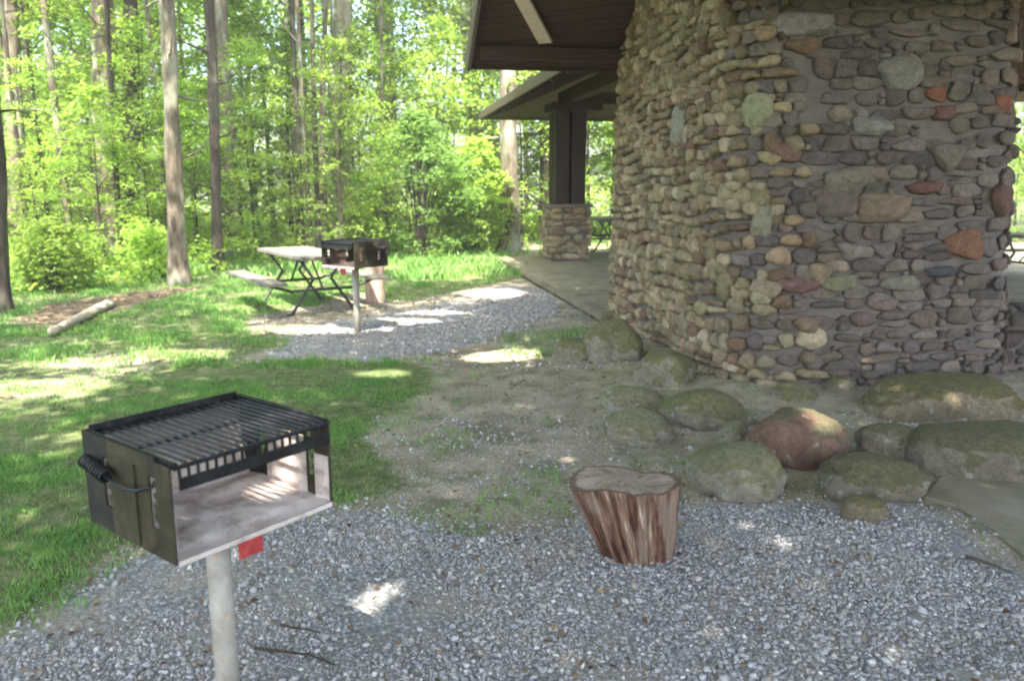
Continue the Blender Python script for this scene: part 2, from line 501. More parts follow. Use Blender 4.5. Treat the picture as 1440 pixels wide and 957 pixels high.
def f_grass(X, Y):
    g, gr, lit = zone_at(X, Y)
    thin = np.clip(3.8 * (fbm(X * 2.6, Y * 2.6, seed=50) - .45), .05, 1)
    px, py = to_px(X, Y)
    weeds = (g < .4) * (gr < .6) * .16 * (fbm(X * 2.2, Y * 2.2, seed=51) > .5) * (Y < 9)
    return np.clip(g * 1.05, 0, 1) ** 1.3 * thin + weeds
parts = []
for (n, x0, x1, y0, y1, hh, ww, sd) in ((230000, -4.2, .3, 2.0, 7.2, .029, .0045, 31), (200000, -9, 1.2, 7.2, 14, .055, .010, 32), (90000, -16, 3, 14, 27, .13, .03, 33)):
    X, Y, k = pick(n, x0, x1, y0, y1, f_grass, sd)
    px_, py_ = to_px(X, Y); k &= (px_ > -90) & (px_ < 1500)
    X, Y = X[k], Y[k]
    rg = np.random.default_rng(sd)
    tall = .55 + .9 * fbm(X * 2.5, Y * 2.5, seed=52)
    h = hh * tall * rg.uniform(.5, 1.5, len(X)); w = ww * rg.uniform(.7, 1.5, len(X))
    val = np.clip(fbm(X * 1.2, Y * 1.2, seed=53) * .9 + .9 * (fbm(X * 6, Y * 6, seed=54) - .5) + rg.normal(0, .22, len(X)), 0, 1)
    parts.append(blades(X, Y, h, w, rg, val))
off = 0; VV, QQ, TT, LL = [], [], [], []
for V, q, tr, lv in parts:
    VV.append(V); QQ.append(q + off); TT.append(tr + off); LL.append(lv); off += len(V)
me = mixed_mesh('grass', np.concatenate(VV), np.concatenate(QQ), np.concatenate(TT), np.concatenate(LL))
tag(link('grass', me, M_GRASS), 'short patchy green grass growing across the clearing', 'grass', kind='stuff')

# small broadleaf weeds and clover on the worn ground and among the grass
X, Y, k = pick(30000, -6, 2.4, 2.6, 12, lambda X, Y: (zones(X, Y)[1] < .5) * (fbm(X * 3, Y * 3, seed=60) > .55) * np.where(zones(X, Y)[0] > .3, .8, .16), 61)
P = np.stack([X[k], Y[k], ground_z(X[k], Y[k]) + rng.uniform(.006, .03, k.sum())], 1)
v_, f_, lv_ = leaf_arrays(P, .02 + .0012 * P[:, 1], rng, tilt=.35, aspect=.85)
me = np_mesh('weeds', v_, f_, {'lv': lv_})
tag(link('weeds', me, M_GRASS), 'low clover and broadleaf weeds on the worn dirt', 'weeds', kind='stuff')

# dead leaves
t = NT('dead_leaf')
m_dead = t.done(t.bsdf(t.mix(t.attr('lv', True), (.10, .055, .03), (.38, .27, .17)), .9, spec=.1))
X, Y, k = pick(9000, -7, 3.8, 2.1, 13, lambda X, Y: (zones(X, Y)[0] < .8) * (.2 + .5 * (fbm(X * 1.7, Y * 1.7, seed=65) > .55) + zones(X, Y)[2]), 62)
P = np.stack([X[k], Y[k], ground_z(X[k], Y[k]) + .01], 1)
v_, f_, lv_ = leaf_arrays(P, .028 + .002 * P[:, 1], rng, tilt=.25)
me = np_mesh('fallen_leaves', v_, f_, {'lv': lv_})
tag(link('fallen_leaves', me, m_dead), 'dry brown leaf litter scattered over dirt and gravel', 'leaf litter', kind='stuff')

X, Y, k = pick(26000, -3, 4.2, 2.8, 9.5, lambda X, Y: (zone_at(X, Y)[0] < .4) * (zone_at(X, Y)[1] < .6) * (.1 + .5 * fbm(X * 3, Y * 3, seed=67)), 68)
P = np.stack([X[k], Y[k], ground_z(X[k], Y[k]) + .006], 1)
v_, f_, lv_ = leaf_arrays(P, .008 + .0014 * P[:, 1], rng, tilt=.35, aspect=.3)
me = np_mesh('bark_chips', v_, f_, {'lv': lv_})
tag(link('bark_chips', me, m_dead), 'small brown bark chips and needles strewn over the worn dirt', 'debris', kind='stuff')

# ------------------------------------------------------------------ stonework
def ico_arrays(sub):
    b = bmesh.new(); bmesh.ops.create_icosphere(b, subdivisions=sub, radius=1)
    V = np.array([v.co[:] for v in b.verts]); F_ = np.array([[v.index for v in f.verts] for f in b.faces]); b.free()
    return V, F_
ICO = {s: ico_arrays(s) for s in (2, 3)}

def stone_mat(name, tint=(1, 1, 1)):
    t = NT(name)
    v = t.coord('Object')
    c = t.mix(1.0, t.attr('sc'), t.ramp(t.noise(v, 17, 9, .78), [(.28, .5), (.5, 1.0), (.72, 1.5)]), 'MULTIPLY')
    sp = t.noise(v, 130, 3, .6)
    c = t.mix(t.ramp(sp, [(.62, 0), (.72, .45)]), c, (.42, .42, .38))
    mo = t.noise(v, 2.2, 5, .65)
    c = t.mix(t.ramp(mo, [(.54, 0), (.68, .28)]), c, (.18, .18, .10))
    return t.done(t.bsdf(c, .88, normal=t.bump(t.noise(v, 30, 10, .8), 1.0, .035), spec=.2))
M_STONE = stone_mat('field_stone')

t = NT('mortar')
v = t.coord('Object')
c = t.ramp(t.noise(v, 5, 6), [(.3, (.14, .12, .108)), (.6, (.20, .175, .155)), (.8, (.27, .24, .21))])
M_MORTAR = t.done(t.bsdf(c, .95, normal=t.bump(t.noise(v, 50, 8, .7), .8, .015), spec=.15))

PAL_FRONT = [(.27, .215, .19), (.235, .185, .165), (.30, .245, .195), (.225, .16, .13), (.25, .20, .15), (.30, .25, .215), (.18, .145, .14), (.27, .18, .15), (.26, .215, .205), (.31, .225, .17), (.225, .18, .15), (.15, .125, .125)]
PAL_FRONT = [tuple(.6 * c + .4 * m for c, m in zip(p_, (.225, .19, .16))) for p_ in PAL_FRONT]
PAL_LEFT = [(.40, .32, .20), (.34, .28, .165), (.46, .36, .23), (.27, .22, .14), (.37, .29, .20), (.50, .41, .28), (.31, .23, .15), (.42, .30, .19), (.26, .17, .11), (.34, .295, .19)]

def stone_batch(cells, surf, seed, sub=3):
    """cells: list of (s, z, w, h, protrusion, colour, flat); surf(s,z) -> point, tangent, up, normal"""
    rg = np.random.default_rng(seed)
    BV, BF = ICO[sub]
    VV, FF, CC = [], [], []
    for i, (s, z, w, h, pr, colr, flat) in enumerate(cells):
        p, tx, up, nn = surf(s, z)
        e = flat
        B = np.sign(BV) * np.abs(BV) ** e
        ang = rg.normal(0, .07)
        ca, sa = math.cos(ang), math.sin(ang)
        sx = 1 + .18 * rg.normal() * B[:, 1]                     # taper
        sy = 1 + .14 * rg.normal() * B[:, 0]
        x = B[:, 0] * w * .5 * sx; y = B[:, 1] * h * .5 * sy; zz = B[:, 2] * pr
        off = rg.uniform(0, 50, 3)
        nz = 1 + .26 * (vnoise(BV[:, 0] * 1.5 + off[0], BV[:, 1] * 1.5 + off[1], BV[:, 2] * 1.5 + off[2], 7) - .5) * 2
        x, y, zz = x * nz, y * nz, zz * nz
        x, y = x * ca - y * sa, x * sa + y * ca
        V = np.array(p)[None] + x[:, None] * np.array(tx) + y[:, None] * np.array(up) + zz[:, None] * np.array(nn)
        VV.append(V); FF.append(BF + i * len(BV)); CC.append(np.tile(colr, (len(BV), 1)))
    return np.concatenate(VV), np.concatenate(FF), np.concatenate(CC)

def course_cells(L, z0, z1, rg, wmin, wmax, hmin, hmax, style):
    cells = []
    z = z0
    row = 0
    while z < z1:
        H = rg.uniform(hmin, hmax)
        s = -rg.uniform(0, wmax) * .5
        while s < L:
            w = rg.uniform(wmin, wmax) * (1.0 if rg.uniform() > .15 else 1.35)
            sm = s + w / 2
            zw = z + .035 * math.sin(sm * 2.1 + row * .9) + .02 * math.sin(sm * 5.3 + row)
            u = rg.uniform()
            if 0 < sm < L:
                if u < .18 and H > .11:      # two thin ones stacked
                    a = rg.uniform(.38, .62)
                    cells.append((sm, zw + H * a / 2, w * .97, H * a)); cells.append((sm + rg.normal(0, .01), zw + H * (a + (1 - a) / 2), w * .97, H * (1 - a)))
                elif u < .42 and w > .2:     # small chinking beside a big one
                    cells.append((s + w * .38, zw + H / 2, w * .74, H * 1.02)); cells.append((s + w * .88, zw + H * .3, w * .24, H * .5)); cells.append((s + w * .88, zw + H * .78, w * .22, H * .4))
                elif u < .47:
                    cells.append((sm, zw + H * .55, w, H * 1.3))
                else:
                    cells.append((sm, zw + H / 2, w, H))
            s += w
        z += H
        row += 1
    return cells

# --- chimney plan: base and top outlines (left flank, rounded corner, front face, right flank, back)
BASE = [(1.36, 10.0), (1.24, 9.75), (1.44, 8.1), (1.60, 6.75), (1.74, 6.32), (2.06, 6.06), (3.1, 6.1), (3.86, 6.2), (4.05, 6.4), (3.55, 10.2)]
TOP3 = [(1.38, 10.0), (1.29, 9.7), (1.47, 8.2), (1.62, 7.0), (1.72, 6.6), (1.90, 6.32), (3.0, 6.28), (3.76, 6.36), (3.88, 6.5), (3.5, 10.1)]
_seg = [0.0]
for a, b in zip(BASE[:-1], BASE[1:]): _seg.append(_seg[-1] + math.dist(a, b))
S_LEN = _seg[-1]
def chim_pt(s, z):
    s = min(max(s, 0), S_LEN)
    i = max(j for j in range(len(_seg) - 1) if _seg[j] <= s + 1e-9)
    f = (s - _seg[i]) / (_seg[i + 1] - _seg[i])
    t_ = z / 3.0
    def P(k):
        b, t3 = Vector(BASE[k]), Vector(TOP3[k])
        fl = 1 - min(max(t_, 0), 2.2)
        return t3 + (b - t3) * fl if t_ <= 1 else t3 + (b - t3) * fl * .35
    p = P(i).lerp(P(i + 1), f)
    return Vector((p.x, p.y, z))
def chim_surf(s, z):
    p = chim_pt(s, z)
    e = .06
    tx = (chim_pt(s + e, z) - chim_pt(s - e, z)).normalized()
    up = (chim_pt(s, z + e) - chim_pt(s, z - e)).normalized()
    nn = tx.cross(up).normalized()
    return p, tx, up, nn

chimney = empty('stone_chimney', (0, 0, 0))
tag(chimney, 'massive river stone chimney with rough grey, tan and rust red stones beside the pavilion', 'chimney')
# mortar core
CH_TOP = 6.0
SS = np.linspace(0, S_LEN, 150); ZZ = np.linspace(-.15, CH_TOP, 110)
V = []
for z in ZZ:
    for s in SS:
        p = chim_pt(s, z)
        V.append(p[:])
V = np.array(V)
# inset by tiny noise so that the joints are uneven
cen = np.array([2.7, 8.2])
d = V[:, :2] - cen
V[:, :2] = cen + d * (1 - .004 - .012 * fbm(V[:, 0] * 9, V[:, 1] * 9, V[:, 2] * 9, seed=8)[:, None])
ns = len(SS)
ii = (np.arange(len(ZZ) - 1)[:, None] * ns + np.arange(ns - 1)[None, :]).ravel()
F_ = np.stack([ii, ii + 1, ii + ns + 1, ii + ns], 1)
F_ = np.concatenate([F_, np.stack([np.arange(len(ZZ) - 1) * ns + ns - 1, np.arange(len(ZZ) - 1) * ns, (np.arange(len(ZZ) - 1) + 1) * ns, (np.arange(len(ZZ) - 1) + 1) * ns + ns - 1], 1)])
link('mortar_core', np_mesh('mortar_core', V, F_), M_MORTAR, chimney, smooth=True)

rg = np.random.default_rng(21)
sL = _seg[4]        # end of the left flank
cells = []
for (s0, s1, wmin, wmax, hmin, hmax, left) in ((0, _seg[6] - .75, .09, .22, .06, .125, True), (_seg[6] - .75, _seg[8], .11, .30, .07, .14, False), (_seg[8], S_LEN, .16, .36, .10, .17, False)):
    for (s, z, w, h) in course_cells(s1 - s0, .02, CH_TOP - .1, rg, wmin, wmax, hmin, hmax, left):
        s = s + s0
        if s > _seg[8] + 1.2 and z > 4.6: pass
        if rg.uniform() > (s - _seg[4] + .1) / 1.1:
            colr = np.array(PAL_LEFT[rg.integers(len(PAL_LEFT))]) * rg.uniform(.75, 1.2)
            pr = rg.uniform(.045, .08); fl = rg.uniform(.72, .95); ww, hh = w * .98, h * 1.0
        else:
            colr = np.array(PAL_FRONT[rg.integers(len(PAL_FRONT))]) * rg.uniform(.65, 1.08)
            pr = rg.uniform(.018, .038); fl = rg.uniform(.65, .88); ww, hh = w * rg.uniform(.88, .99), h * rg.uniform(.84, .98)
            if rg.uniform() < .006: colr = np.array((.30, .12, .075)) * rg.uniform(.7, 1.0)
        cells.append([s, z, ww, hh, pr, np.clip(colr, 0, .8), fl])
# a few stones one can pick out in the photo: take the nearest cell and make it that stone
CP = np.array([chim_pt(c[0], c[1])[:] for c in cells])
cpx, cpy = to_px(CP[:, 0], CP[:, 1], CP[:, 2])
vis = np.array([c[0] < _seg[8] for c in cells])
def special(x, y, wpx, hpx, colr, pr=.06):
    dd = np.where(vis, np.hypot(cpx - x, cpy - y), 1e9)
    i = int(dd.argmin()); dep = CP[i, 1] * .98
    w, h = wpx * dep / F, hpx * dep / F
    # clear what would poke through it
    for j in np.where(vis & (np.abs(cpx - x) < wpx * .45) & (np.abs(cpy - y) < hpx * .45))[0]:
        if j != i: cells[j][4] *= .3
    s, z = cells[i][0] + (x - cpx[i]) * dep / F, cells[i][1] - (y - cpy[i]) * dep / F
    cells[i] = [s, z, w, h, pr, np.array(colr), .72]
special(1356, 343, 66, 40, (.27, .14, .09))
special(1240, 293, 78, 42, (.27, .20, .14))
special(1302, 264, 52, 18, (.21, .11, .09))
special(1404, 280, 48, 46, (.17, .10, .08))
special(1335, 222, 42, 38, (.22, .19, .15))
special(1325, 160, 36, 18, (.21, .10, .09))
special(1265, 100, 60, 44, (.27, .25, .21))
special(1225, 178, 54, 26, (.30, .28, .25))
special(1105, 215, 52, 22, (.24, .15, .11))
special(1195, 250, 80, 34, (.25, .22, .17))
special(1318, 382, 56, 18, (.10, .10, .11))
special(1066, 155, 48, 46, (.36, .36, .22))
special(1120, 400, 60, 24, (.22, .13, .11))
special(1178, 285, 60, 40, (.20, .15, .13))
special(960, 180, 40, 60, (.33, .32, .25))
special(1130, 35, 90, 26, (.33, .30, .29))
special(1075, 310, 30, 50, (.34, .31, .22))
special(1180, 398, 58, 22, (.25, .25, .15))
special(1262, 398, 54, 22, (.27, .25, .19))
near = [c for c in cells if c[1] < 4.3 and c[0] < _seg[8] + .5]
rest = [c for c in cells if not (c[1] < 4.3 and c[0] < _seg[8] + .5)]
V1, F1, C1 = stone_batch(near, chim_surf, 4, 3)
V2, F2, C2 = stone_batch(rest, chim_surf, 5, 2)
me = np_mesh('stonework', np.concatenate([V1, V2]), np.concatenate([F1, F2 + len(V1)]), {'sc': np.concatenate([C1, C2])})
link('stonework', me, M_STONE, chimney, smooth=True)
b = bmesh.new()
add_box(b, (-1.45, -2.15, 0), (1.35, 2.15, .12), Matrix.Translation((2.72, 8.2, CH_TOP)) @ Matrix.Rotation(R(9), 4, 'Z'), .02)
bm_obj('cap_slab', b, M_MORTAR, chimney)

# --- low stone wall running right from the chimney
wall = empty('low_stone_wall', (3.98, 6.55, 0), R(6))
tag(wall, 'low dark field stone wall running out right of the chimney', 'wall')
b = bmesh.new(); add_box(b, (0, 0, -.1), (2.6, .42, .60), None, .02)
bm_obj('mortar_core', b, M_MORTAR, wall)
cl = []
for (s, z, w, h) in course_cells(2.6, 0, .56, np.random.default_rng(3), .16, .36, .10, .17, False):
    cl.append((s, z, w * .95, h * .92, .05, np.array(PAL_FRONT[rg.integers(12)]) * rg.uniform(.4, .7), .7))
def wsurf(s, z): return Vector((s, 0, z)), Vector((1, 0, 0)), Vector((0, 0, 1)), Vector((0, -1, 0))
V, F_, C_ = stone_batch(cl, wsurf, 8, 2)
cl = [(s, .2, .34, .38, .05, np.array(PAL_FRONT[rg.integers(12)]) * .6, .6) for s in np.arange(.15, 2.6, .33)]
def tsurf(s, z): return Vector((s, z, .61)), Vector((1, 0, 0)), Vector((0, 1, 0)), Vector((0, 0, 1))
Vb, Fb, Cb = stone_batch(cl, tsurf, 9, 2)
link('stonework', np_mesh('stonework', np.concatenate([V, Vb]), np.concatenate([F_, Fb + len(V)]), {'sc': np.concatenate([C_, Cb])}), M_STONE, wall, smooth=True)

# ------------------------------------------------------------------ boulders
def moss_rock(name, rock, moss, amount, scale=5.0):
    t = NT(name)
    v = t.coord('Object')
    c = t.ramp(t.noise(v, scale, 8, .7), [(.3, tuple(x * .6 for x in rock)), (.52, rock), (.75, tuple(min(x * 1.5, .7) for x in rock))])
    c = t.mix(t.ramp(t.noise(v, 90, 3), [(.6, 0), (.72, .3)]), c, (.40, .39, .35))
    vr = t.n('ShaderNodeTexVoronoi', {'Vector': t.mix(.12, v, t.n('ShaderNodeTexNoise', {'Vector': v, 'Scale': 14.0}).outputs[1]), 'Scale': 9.0})
    c = t.mix(t.ramp(vr.outputs['Distance'], [(.17, .8), (.21, 0)]), c, (.50, .50, .42))
    cr = t.noise(v, 4.5, 9, .8, 1.2)
    c = t.mix(t.ramp(cr, [(.47, 0), (.495, .75), (.52, 0)]), c, tuple(x * .35 for x in rock))
    geo = t.n('ShaderNodeNewGeometry')
    nz = t.n('ShaderNodeSeparateXYZ', {0: geo.outputs['Normal']}).outputs[2]
    m = t.math('ADD', t.math('MULTIPLY', nz, .35), t.math('ADD', t.noise(v, 3.2, 6, .7), amount - .5))
    mc = t.ramp(t.noise(v, 34, 8, .8), [(.36, tuple(x * .45 for x in moss)), (.6, moss), (.8, tuple(x * 1.4 for x in moss))])
    c = t.mix(t.ramp(m, [(.52, 0), (.57, .9)]), c, mc)
    return t.done(t.bsdf(c, .93, normal=t.bump(t.noise(v, 20, 10, .8), 1.0, .06), spec=.15))
MR_GREEN = moss_rock('mossy_rock', (.42, .38, .28), (.29, .28, .13), .44)
MR_PALE = moss_rock('pale_mossy_rock', (.49, .45, .35), (.36, .345, .19), .42)
MR_RED = moss_rock('red_brown_rock', (.34, .21, .15), (.27, .255, .15), .27)
MR_OLIVE = moss_rock('olive_brown_rock', (.35, .29, .19), (.26, .235, .10), .32)
MR_DARK = moss_rock('dark_mossy_rock', (.35, .305, .23), (.25, .235, .12), .38)

def boulder(loc, dim, rz, mat, label, seed, flat=.9, lump=.16):
    b = bmesh.new(); bmesh.ops.create_icosphere(b, subdivisions=5, radius=1)
    o3 = Vector((seed * 3.7, seed * 1.9, 2.2))
    for v in b.verts:
        c = v.co.copy()
        q = Vector([math.copysign(abs(a) ** flat, a) for a in c])
        d_ = 1 + lump * mnoise.noise(c * 1.1 + o3) * 1.6 + .35 * lump * mnoise.noise(c * 3.1 + o3) - .07 * abs(mnoise.noise(c * 2.2 - o3)) + .03 * mnoise.noise(c * 6 + o3) + .018 * mnoise.noise(c * 14 + o3) + .008 * mnoise.noise(c * 30 + o3)
        v.co = Vector((q.x * dim[0] * .5, q.y * dim[1] * .5, q.z * dim[2] * .5)) * d_
    o = bm_obj('boulder', b, mat, smooth=True)
    o.location = loc; o.rotation_euler = (random.uniform(-.06, .06), random.uniform(-.06, .06), rz)
    return tag(o, label, 'boulder', 'boulders around the chimney foot')

def px_boulder(x0, y0, x1, y1, mat, label, seed, depth=.8, z_mid=None, rz=0, sink=.25, **kw):
    """outer pixels of a boulder that stands on the ground: real place and size from its foot"""
    foot = ground_at((x0 + x1) / 2, y1)
    w = (x1 - x0) * foot.y * 1.02 / F
    dpt = w * depth
    cy = foot.y + dpt * .42
    top = at_depth((x0 + x1) / 2, y0, cy + dpt * .1)
    h = max(top.z, .08) * .88
    H = h * (1 + sink) * 1.15
    c = at_depth((x0 + x1) / 2, (y0 + y1) / 2, cy)
    return boulder((c.x, cy, h - H / 2 + .01), (w, dpt, H), rz, mat, label, seed, **kw)

px_boulder(822, 443, 906, 517, MR_GREEN, 'round mossy green boulder at the near end of the concrete slab', 1, .9)
px_boulder(892, 484, 980, 553, MR_GREEN, 'mossy boulder against the chimney between two larger green boulders', 2, .8)
px_boulder(846, 541, 938, 584, MR_PALE, 'low pale green boulder furthest out on the dirt', 3, .8)
px_boulder(934, 541, 1056, 608, MR_GREEN, 'large smooth oval mossy boulder behind the tree stump', 4, .75)
px_boulder(848, 574, 948, 628, MR_PALE, 'flat grey green boulder directly behind the stump top', 5, .8)
px_boulder(1008, 588, 1054, 627, MR_PALE, 'small green stone wedged beside the red brown boulder', 6, .8)
px_boulder(968, 618, 1105, 704, MR_PALE, 'broad pale flat boulder sunk in gravel right of the stump', 7, .95, flat=.8)
px_boulder(1050, 566, 1198, 660, MR_RED, 'red brown rounded boulder with a sunlit patch', 8, .75)
px_boulder(1148, 634, 1292, 706, MR_DARK, 'lumpy dark mossy boulder half buried below the red brown one', 9, .8, flat=.85)
px_boulder(1178, 693, 1250, 732, MR_OLIVE, 'small olive brown cobble lying at the gravel edge', 10, .7)
boulder((3.16, 5.62, .06), (1.16, .56, .42), R(4), MR_OLIVE, 'long olive brown boulder laid along the chimney front', 11, flat=.75, lump=.1)
boulder((2.86, 4.58, .02), (.92, .66, .42), R(-3), MR_DARK, 'big dark slab-like boulder at the right edge of the view', 12, flat=.7, lump=.1)
px_boulder(1082, 536, 1150, 577, MR_GREEN, 'mossy stone at the rounded chimney corner', 13, .7)
px_boulder(1150, 523, 1208, 566, MR_DARK, 'dark mossy stone touching the left end of the long boulder', 14, .7)
px_boulder(776, 470, 838, 512, MR_GREEN, 'low mossy hump at the foot of the round green boulder', 15, .9)
px_boulder(1202, 590, 1292, 648, MR_DARK, 'grey green stone between the red brown and dark slab-like boulders', 16, .7)

# concrete footing at right, level with the gravel
t = NT('stained_concrete')
v = t.coord('Object')
c = t.ramp(t.noise(v, 2.5, 7, .65), [(.3, (.14, .125, .08)), (.5, (.23, .205, .14)), (.75, (.31, .28, .21))])
c = t.mix(t.ramp(t.noise(v, 70, 3), [(.55, 0), (.75, .5)]), c, (.10, .10, .085))
M_CONC = t.done(t.bsdf(c, .9, normal=t.bump(t.noise(v, 45, 7, .7), .4, .01), spec=.25))
def slab_prism(name, poly, z0, z1, mat, parent=None, bev=.012, sub=0):
    b = bmesh.new()
    vs = [b.verts.new((x, y, z0)) for x, y in poly]
    f = b.faces.new(vs)
    r = bmesh.ops.extrude_face_region(b, geom=[f])
    for g in r['geom']:
        if isinstance(g, bmesh.types.BMVert): g.co.z = z1
    bmesh.ops.recalc_face_normals(b, faces=b.faces)
    if bev: bmesh.ops.bevel(b, geom=list(b.edges), offset=bev, segments=2, affect='EDGES')
    return bm_obj(name, b, mat, parent)
foot = [ground_at(*p)[:2] for p in ((1296, 700), (1340, 712), (1385, 740), (1445, 790), (1620, 900), (1900, 800), (1700, 640), (1460, 640), (1330, 660))]
o = slab_prism('footing_path', foot[::-1], -.1, .013, M_CONC)
tag(o, kind='structure')

# ------------------------------------------------------------------ pavilion
def wood_mat(name, c1, c2, scale=(1, 14, 14), rough=.8, board=None):
    t = NT(name)
    v = t.coord('Object', scale)
    c = t.ramp(t.noise(v, 2.2, 7, .65, .8), [(.3, c1), (.7, c2)])
    if board:
        axis, w = board
        sx = t.n('ShaderNodeSeparateXYZ', {0: t.coord('Object')}).outputs[axis]
        fr = t.math('FRACT', t.math('DIVIDE', sx, w))
        c = t.mix(t.ramp(fr, [(0, 1), (.04, 1), (.07, 0)]), c, (.01, .008, .006))
    return t.done(t.bsdf(c, rough, normal=t.bump(t.noise(v, 7, 6, .7), .4, .008), spec=.3))
M_BROWN = wood_mat('brown_stained_wood', (.040, .024, .016), (.085, .050, .034))
M_SOFFIT = wood_mat('soffit_boards', (.060, .032, .022), (.115, .064, .045), board=(1, .17))
M_SOFFIT_OLIVE = wood_mat('eave_boards', (.085, .075, .045), (.15, .13, .08), (14, 1, 14))
M_DARKWOOD = wood_mat('dark_post_wood', (.025, .018, .012), (.06, .042, .03), (14, 14, 1))
M_LIT_STRIP = wood_mat('painted_light_board', (.62, .50, .43), (.78, .68, .60), (14, 2, 14))  # brightness of the lit soffit strip is put into this colour
t = NT('roof_shingles')
v = t.coord('Object', (4, 8, 8))
M_SHINGLE = t.done(t.bsdf(t.ramp(t.noise(v, 3, 5), [(.3, (.035, .03, .026)), (.7, (.09, .08, .07))]), .95))

pav = empty('picnic_pavilion', (0, 0, 0))
tag(pav, 'open picnic pavilion with brown timber roofs on a raised concrete floor', 'pavilion')
D_ = Vector((-.175, .985)).normalized()         # along the side of the building, away from the camera
P_ = Vector((D_.y, -D_.x))                       # along its front, to the right
def PV(o, a, b): return (o[0] + D_.x * a + P_.x * b, o[1] + D_.y * a + P_.y * b)
S0 = (1.07, 9.45)
slab_prism('floor_slab', [PV(S0, 0, 0), PV(S0, 0, 14), PV(S0, 13, 14), PV(S0, 7.9, 0)], .045, .13, M_CONC, pav)
slab_prism('slab_footing', [PV(S0, .02, .16), PV(S0, .02, 13.9), PV(S0, 12.9, 13.9), PV(S0, 7.75, .16)], -.3, .043, M_MORTAR, pav)

# stone pier + timber post
def pier(parent, cx, cy, w=.82, h=1.08, seed=1):
    b = bmesh.new(); add_box(b, (-w / 2 + .03, -w / 2 + .03, 0), (w / 2 - .03, w / 2 - .03, h), None, .02)
    o = bm_obj('stone_pier', b, M_MORTAR, parent)
    o.location = (cx, cy, .13); o.rotation_euler = (0, 0, math.atan2(P_.y, P_.x))
    rg = np.random.default_rng(seed)
    cl, hw = [], w / 2 - .03
    for side in range(4):
        for (s, z, ww, hh) in course_cells(w - .06, 0, h - .08, rg, .14, .32, .08, .15, False):
            cl.append((s + side * 10, z, ww * .98, hh * .96, .05, np.array(PAL_LEFT[rg.integers(10)]) * rg.uniform(.6, 1.0), .7))
    def sf(s, z):
        k = int((s + 2) // 10); u = s - k * 10 - hw
        a = k * math.pi / 2
        n = Vector((math.sin(a), -math.cos(a), 0)); tx = Vector((math.cos(a), math.sin(a), 0))
        return n * hw + tx * u + Vector((0, 0, z)), tx, Vector((0, 0, 1)), n
    V, F_, C_ = stone_batch(cl, sf, seed, 2)
    link('pier_stones', np_mesh('pier_stones', V, F_, {'sc': C_}), M_STONE, o, smooth=True)
    b = bmesh.new(); add_box(b, (-w / 2 - .04, -w / 2 - .04, h + .002), (w / 2 + .04, w / 2 + .04, h + .07), None, .015)
    bm_obj('pier_cap', b, M_MORTAR, o)
    b = bmesh.new()
    for dx in (-.17, 0.17):
        for dy in (-.17, .17):
            add_box(b, (dx - .145, dy - .145, h + .072), (dx + .145, dy + .145, 2.98), None, .012)
    add_box(b, (-.10, -.10, h + .072), (.10, .10, 2.98))
    o2 = bm_obj('timber_post', b, M_DARKWOOD, parent); o2.location = o.location; o2.rotation_euler = o.rotation_euler
    b = bmesh.new(); add_box(b, (-.40, -.40, 2.982), (.62, .40, 3.14), None, .01); 
    bm_obj('post_bracket', b, M_DARKWOOD, o2)
PC = (1.13, 16.75)
pier(pav, *PC)
pier(pav, PC[0] + P_.x * 7.5, PC[1] + P_.y * 7.5, seed=2)

def beam(name, a, b_, z0, z1, w, mat, parent):
    a, b_ = Vector(a), Vector(b_)
    L = (b_ - a).length; ang = math.atan2(b_.y - a.y, b_.x - a.x)
    b = bmesh.new(); add_box(b, (0, -w / 2, z0), (L, w / 2, z1), None, .008)
    o = bm_obj(name, b, mat, parent); o.location = (a.x, a.y, 0); o.rotation_euler = (0, 0, ang); return o
beam('roof_beam', PV(PC, .35, 0), PV(PC, -6.4, 0), 3.272, 3.52, .24, M_BROWN, pav)
beam('roof_beam', PV(PC, 0, .14), PV(PC, 0, 8.4), 3.275, 3.50, .24, M_BROWN, pav)
beam('roof_beam', PV(PC, .35, 7.5), PV(PC, -6.4, 7.5), 3.272, 3.52, .24, M_BROWN, pav)

# main roof: left eave runs along D_ at 3.2 m, ridge parallel to it, hipped at the far end
E0 = PV((.80, 10.4), 0, 0); LEN = 8.6
def roof_panel(name, corners, thick, mats, parent, under_mat=0):
    """corners: 4 points of the underside, counted so that the normal looks up"""
    c = [Vector(p) for p in corners]
    n = (c[1] - c[0]).cross(c[-1] - c[0]).normalized()
    if n.z < 0: n = -n
    b = bmesh.new()
    lo = [b.verts.new(p) for p in c]; hi = [b.verts.new(p + n * thick) for p in c]
    f = b.faces.new(lo); f.material_index = 0
    f = b.faces.new(hi[::-1]); f.material_index = 1
    for i in range(len(c)):
        j = (i + 1) % len(c)
        f = b.faces.new((lo[i], lo[j], hi[j], hi[i])); f.material_index = 2
    bmesh.ops.recalc_face_normals(b, faces=b.faces)
    return bm_obj(name, b, mats, parent)
def P3(o, a, b_, z): x, y = PV(o, a, b_); return (x, y, z)
EZ, SL, HALF = 3.20, .42, 4.8
roof = roof_panel('main_roof', [P3(E0, -.2, 0, EZ), P3(E0, LEN, 0, EZ), P3(E0, LEN - 3.4, HALF, EZ + SL * HALF), P3(E0, -.2, HALF, EZ + SL * HALF)], .05, [M_SOFFIT_OLIVE, M_SHINGLE, M_BROWN], pav)
roof_panel('main_roof', [P3(E0, LEN, .004, EZ), P3(E0, LEN, 2 * HALF, EZ), P3(E0, LEN - 3.4, HALF, EZ + SL * HALF)], .05, [M_SOFFIT_OLIVE, M_SHINGLE, M_BROWN], pav)
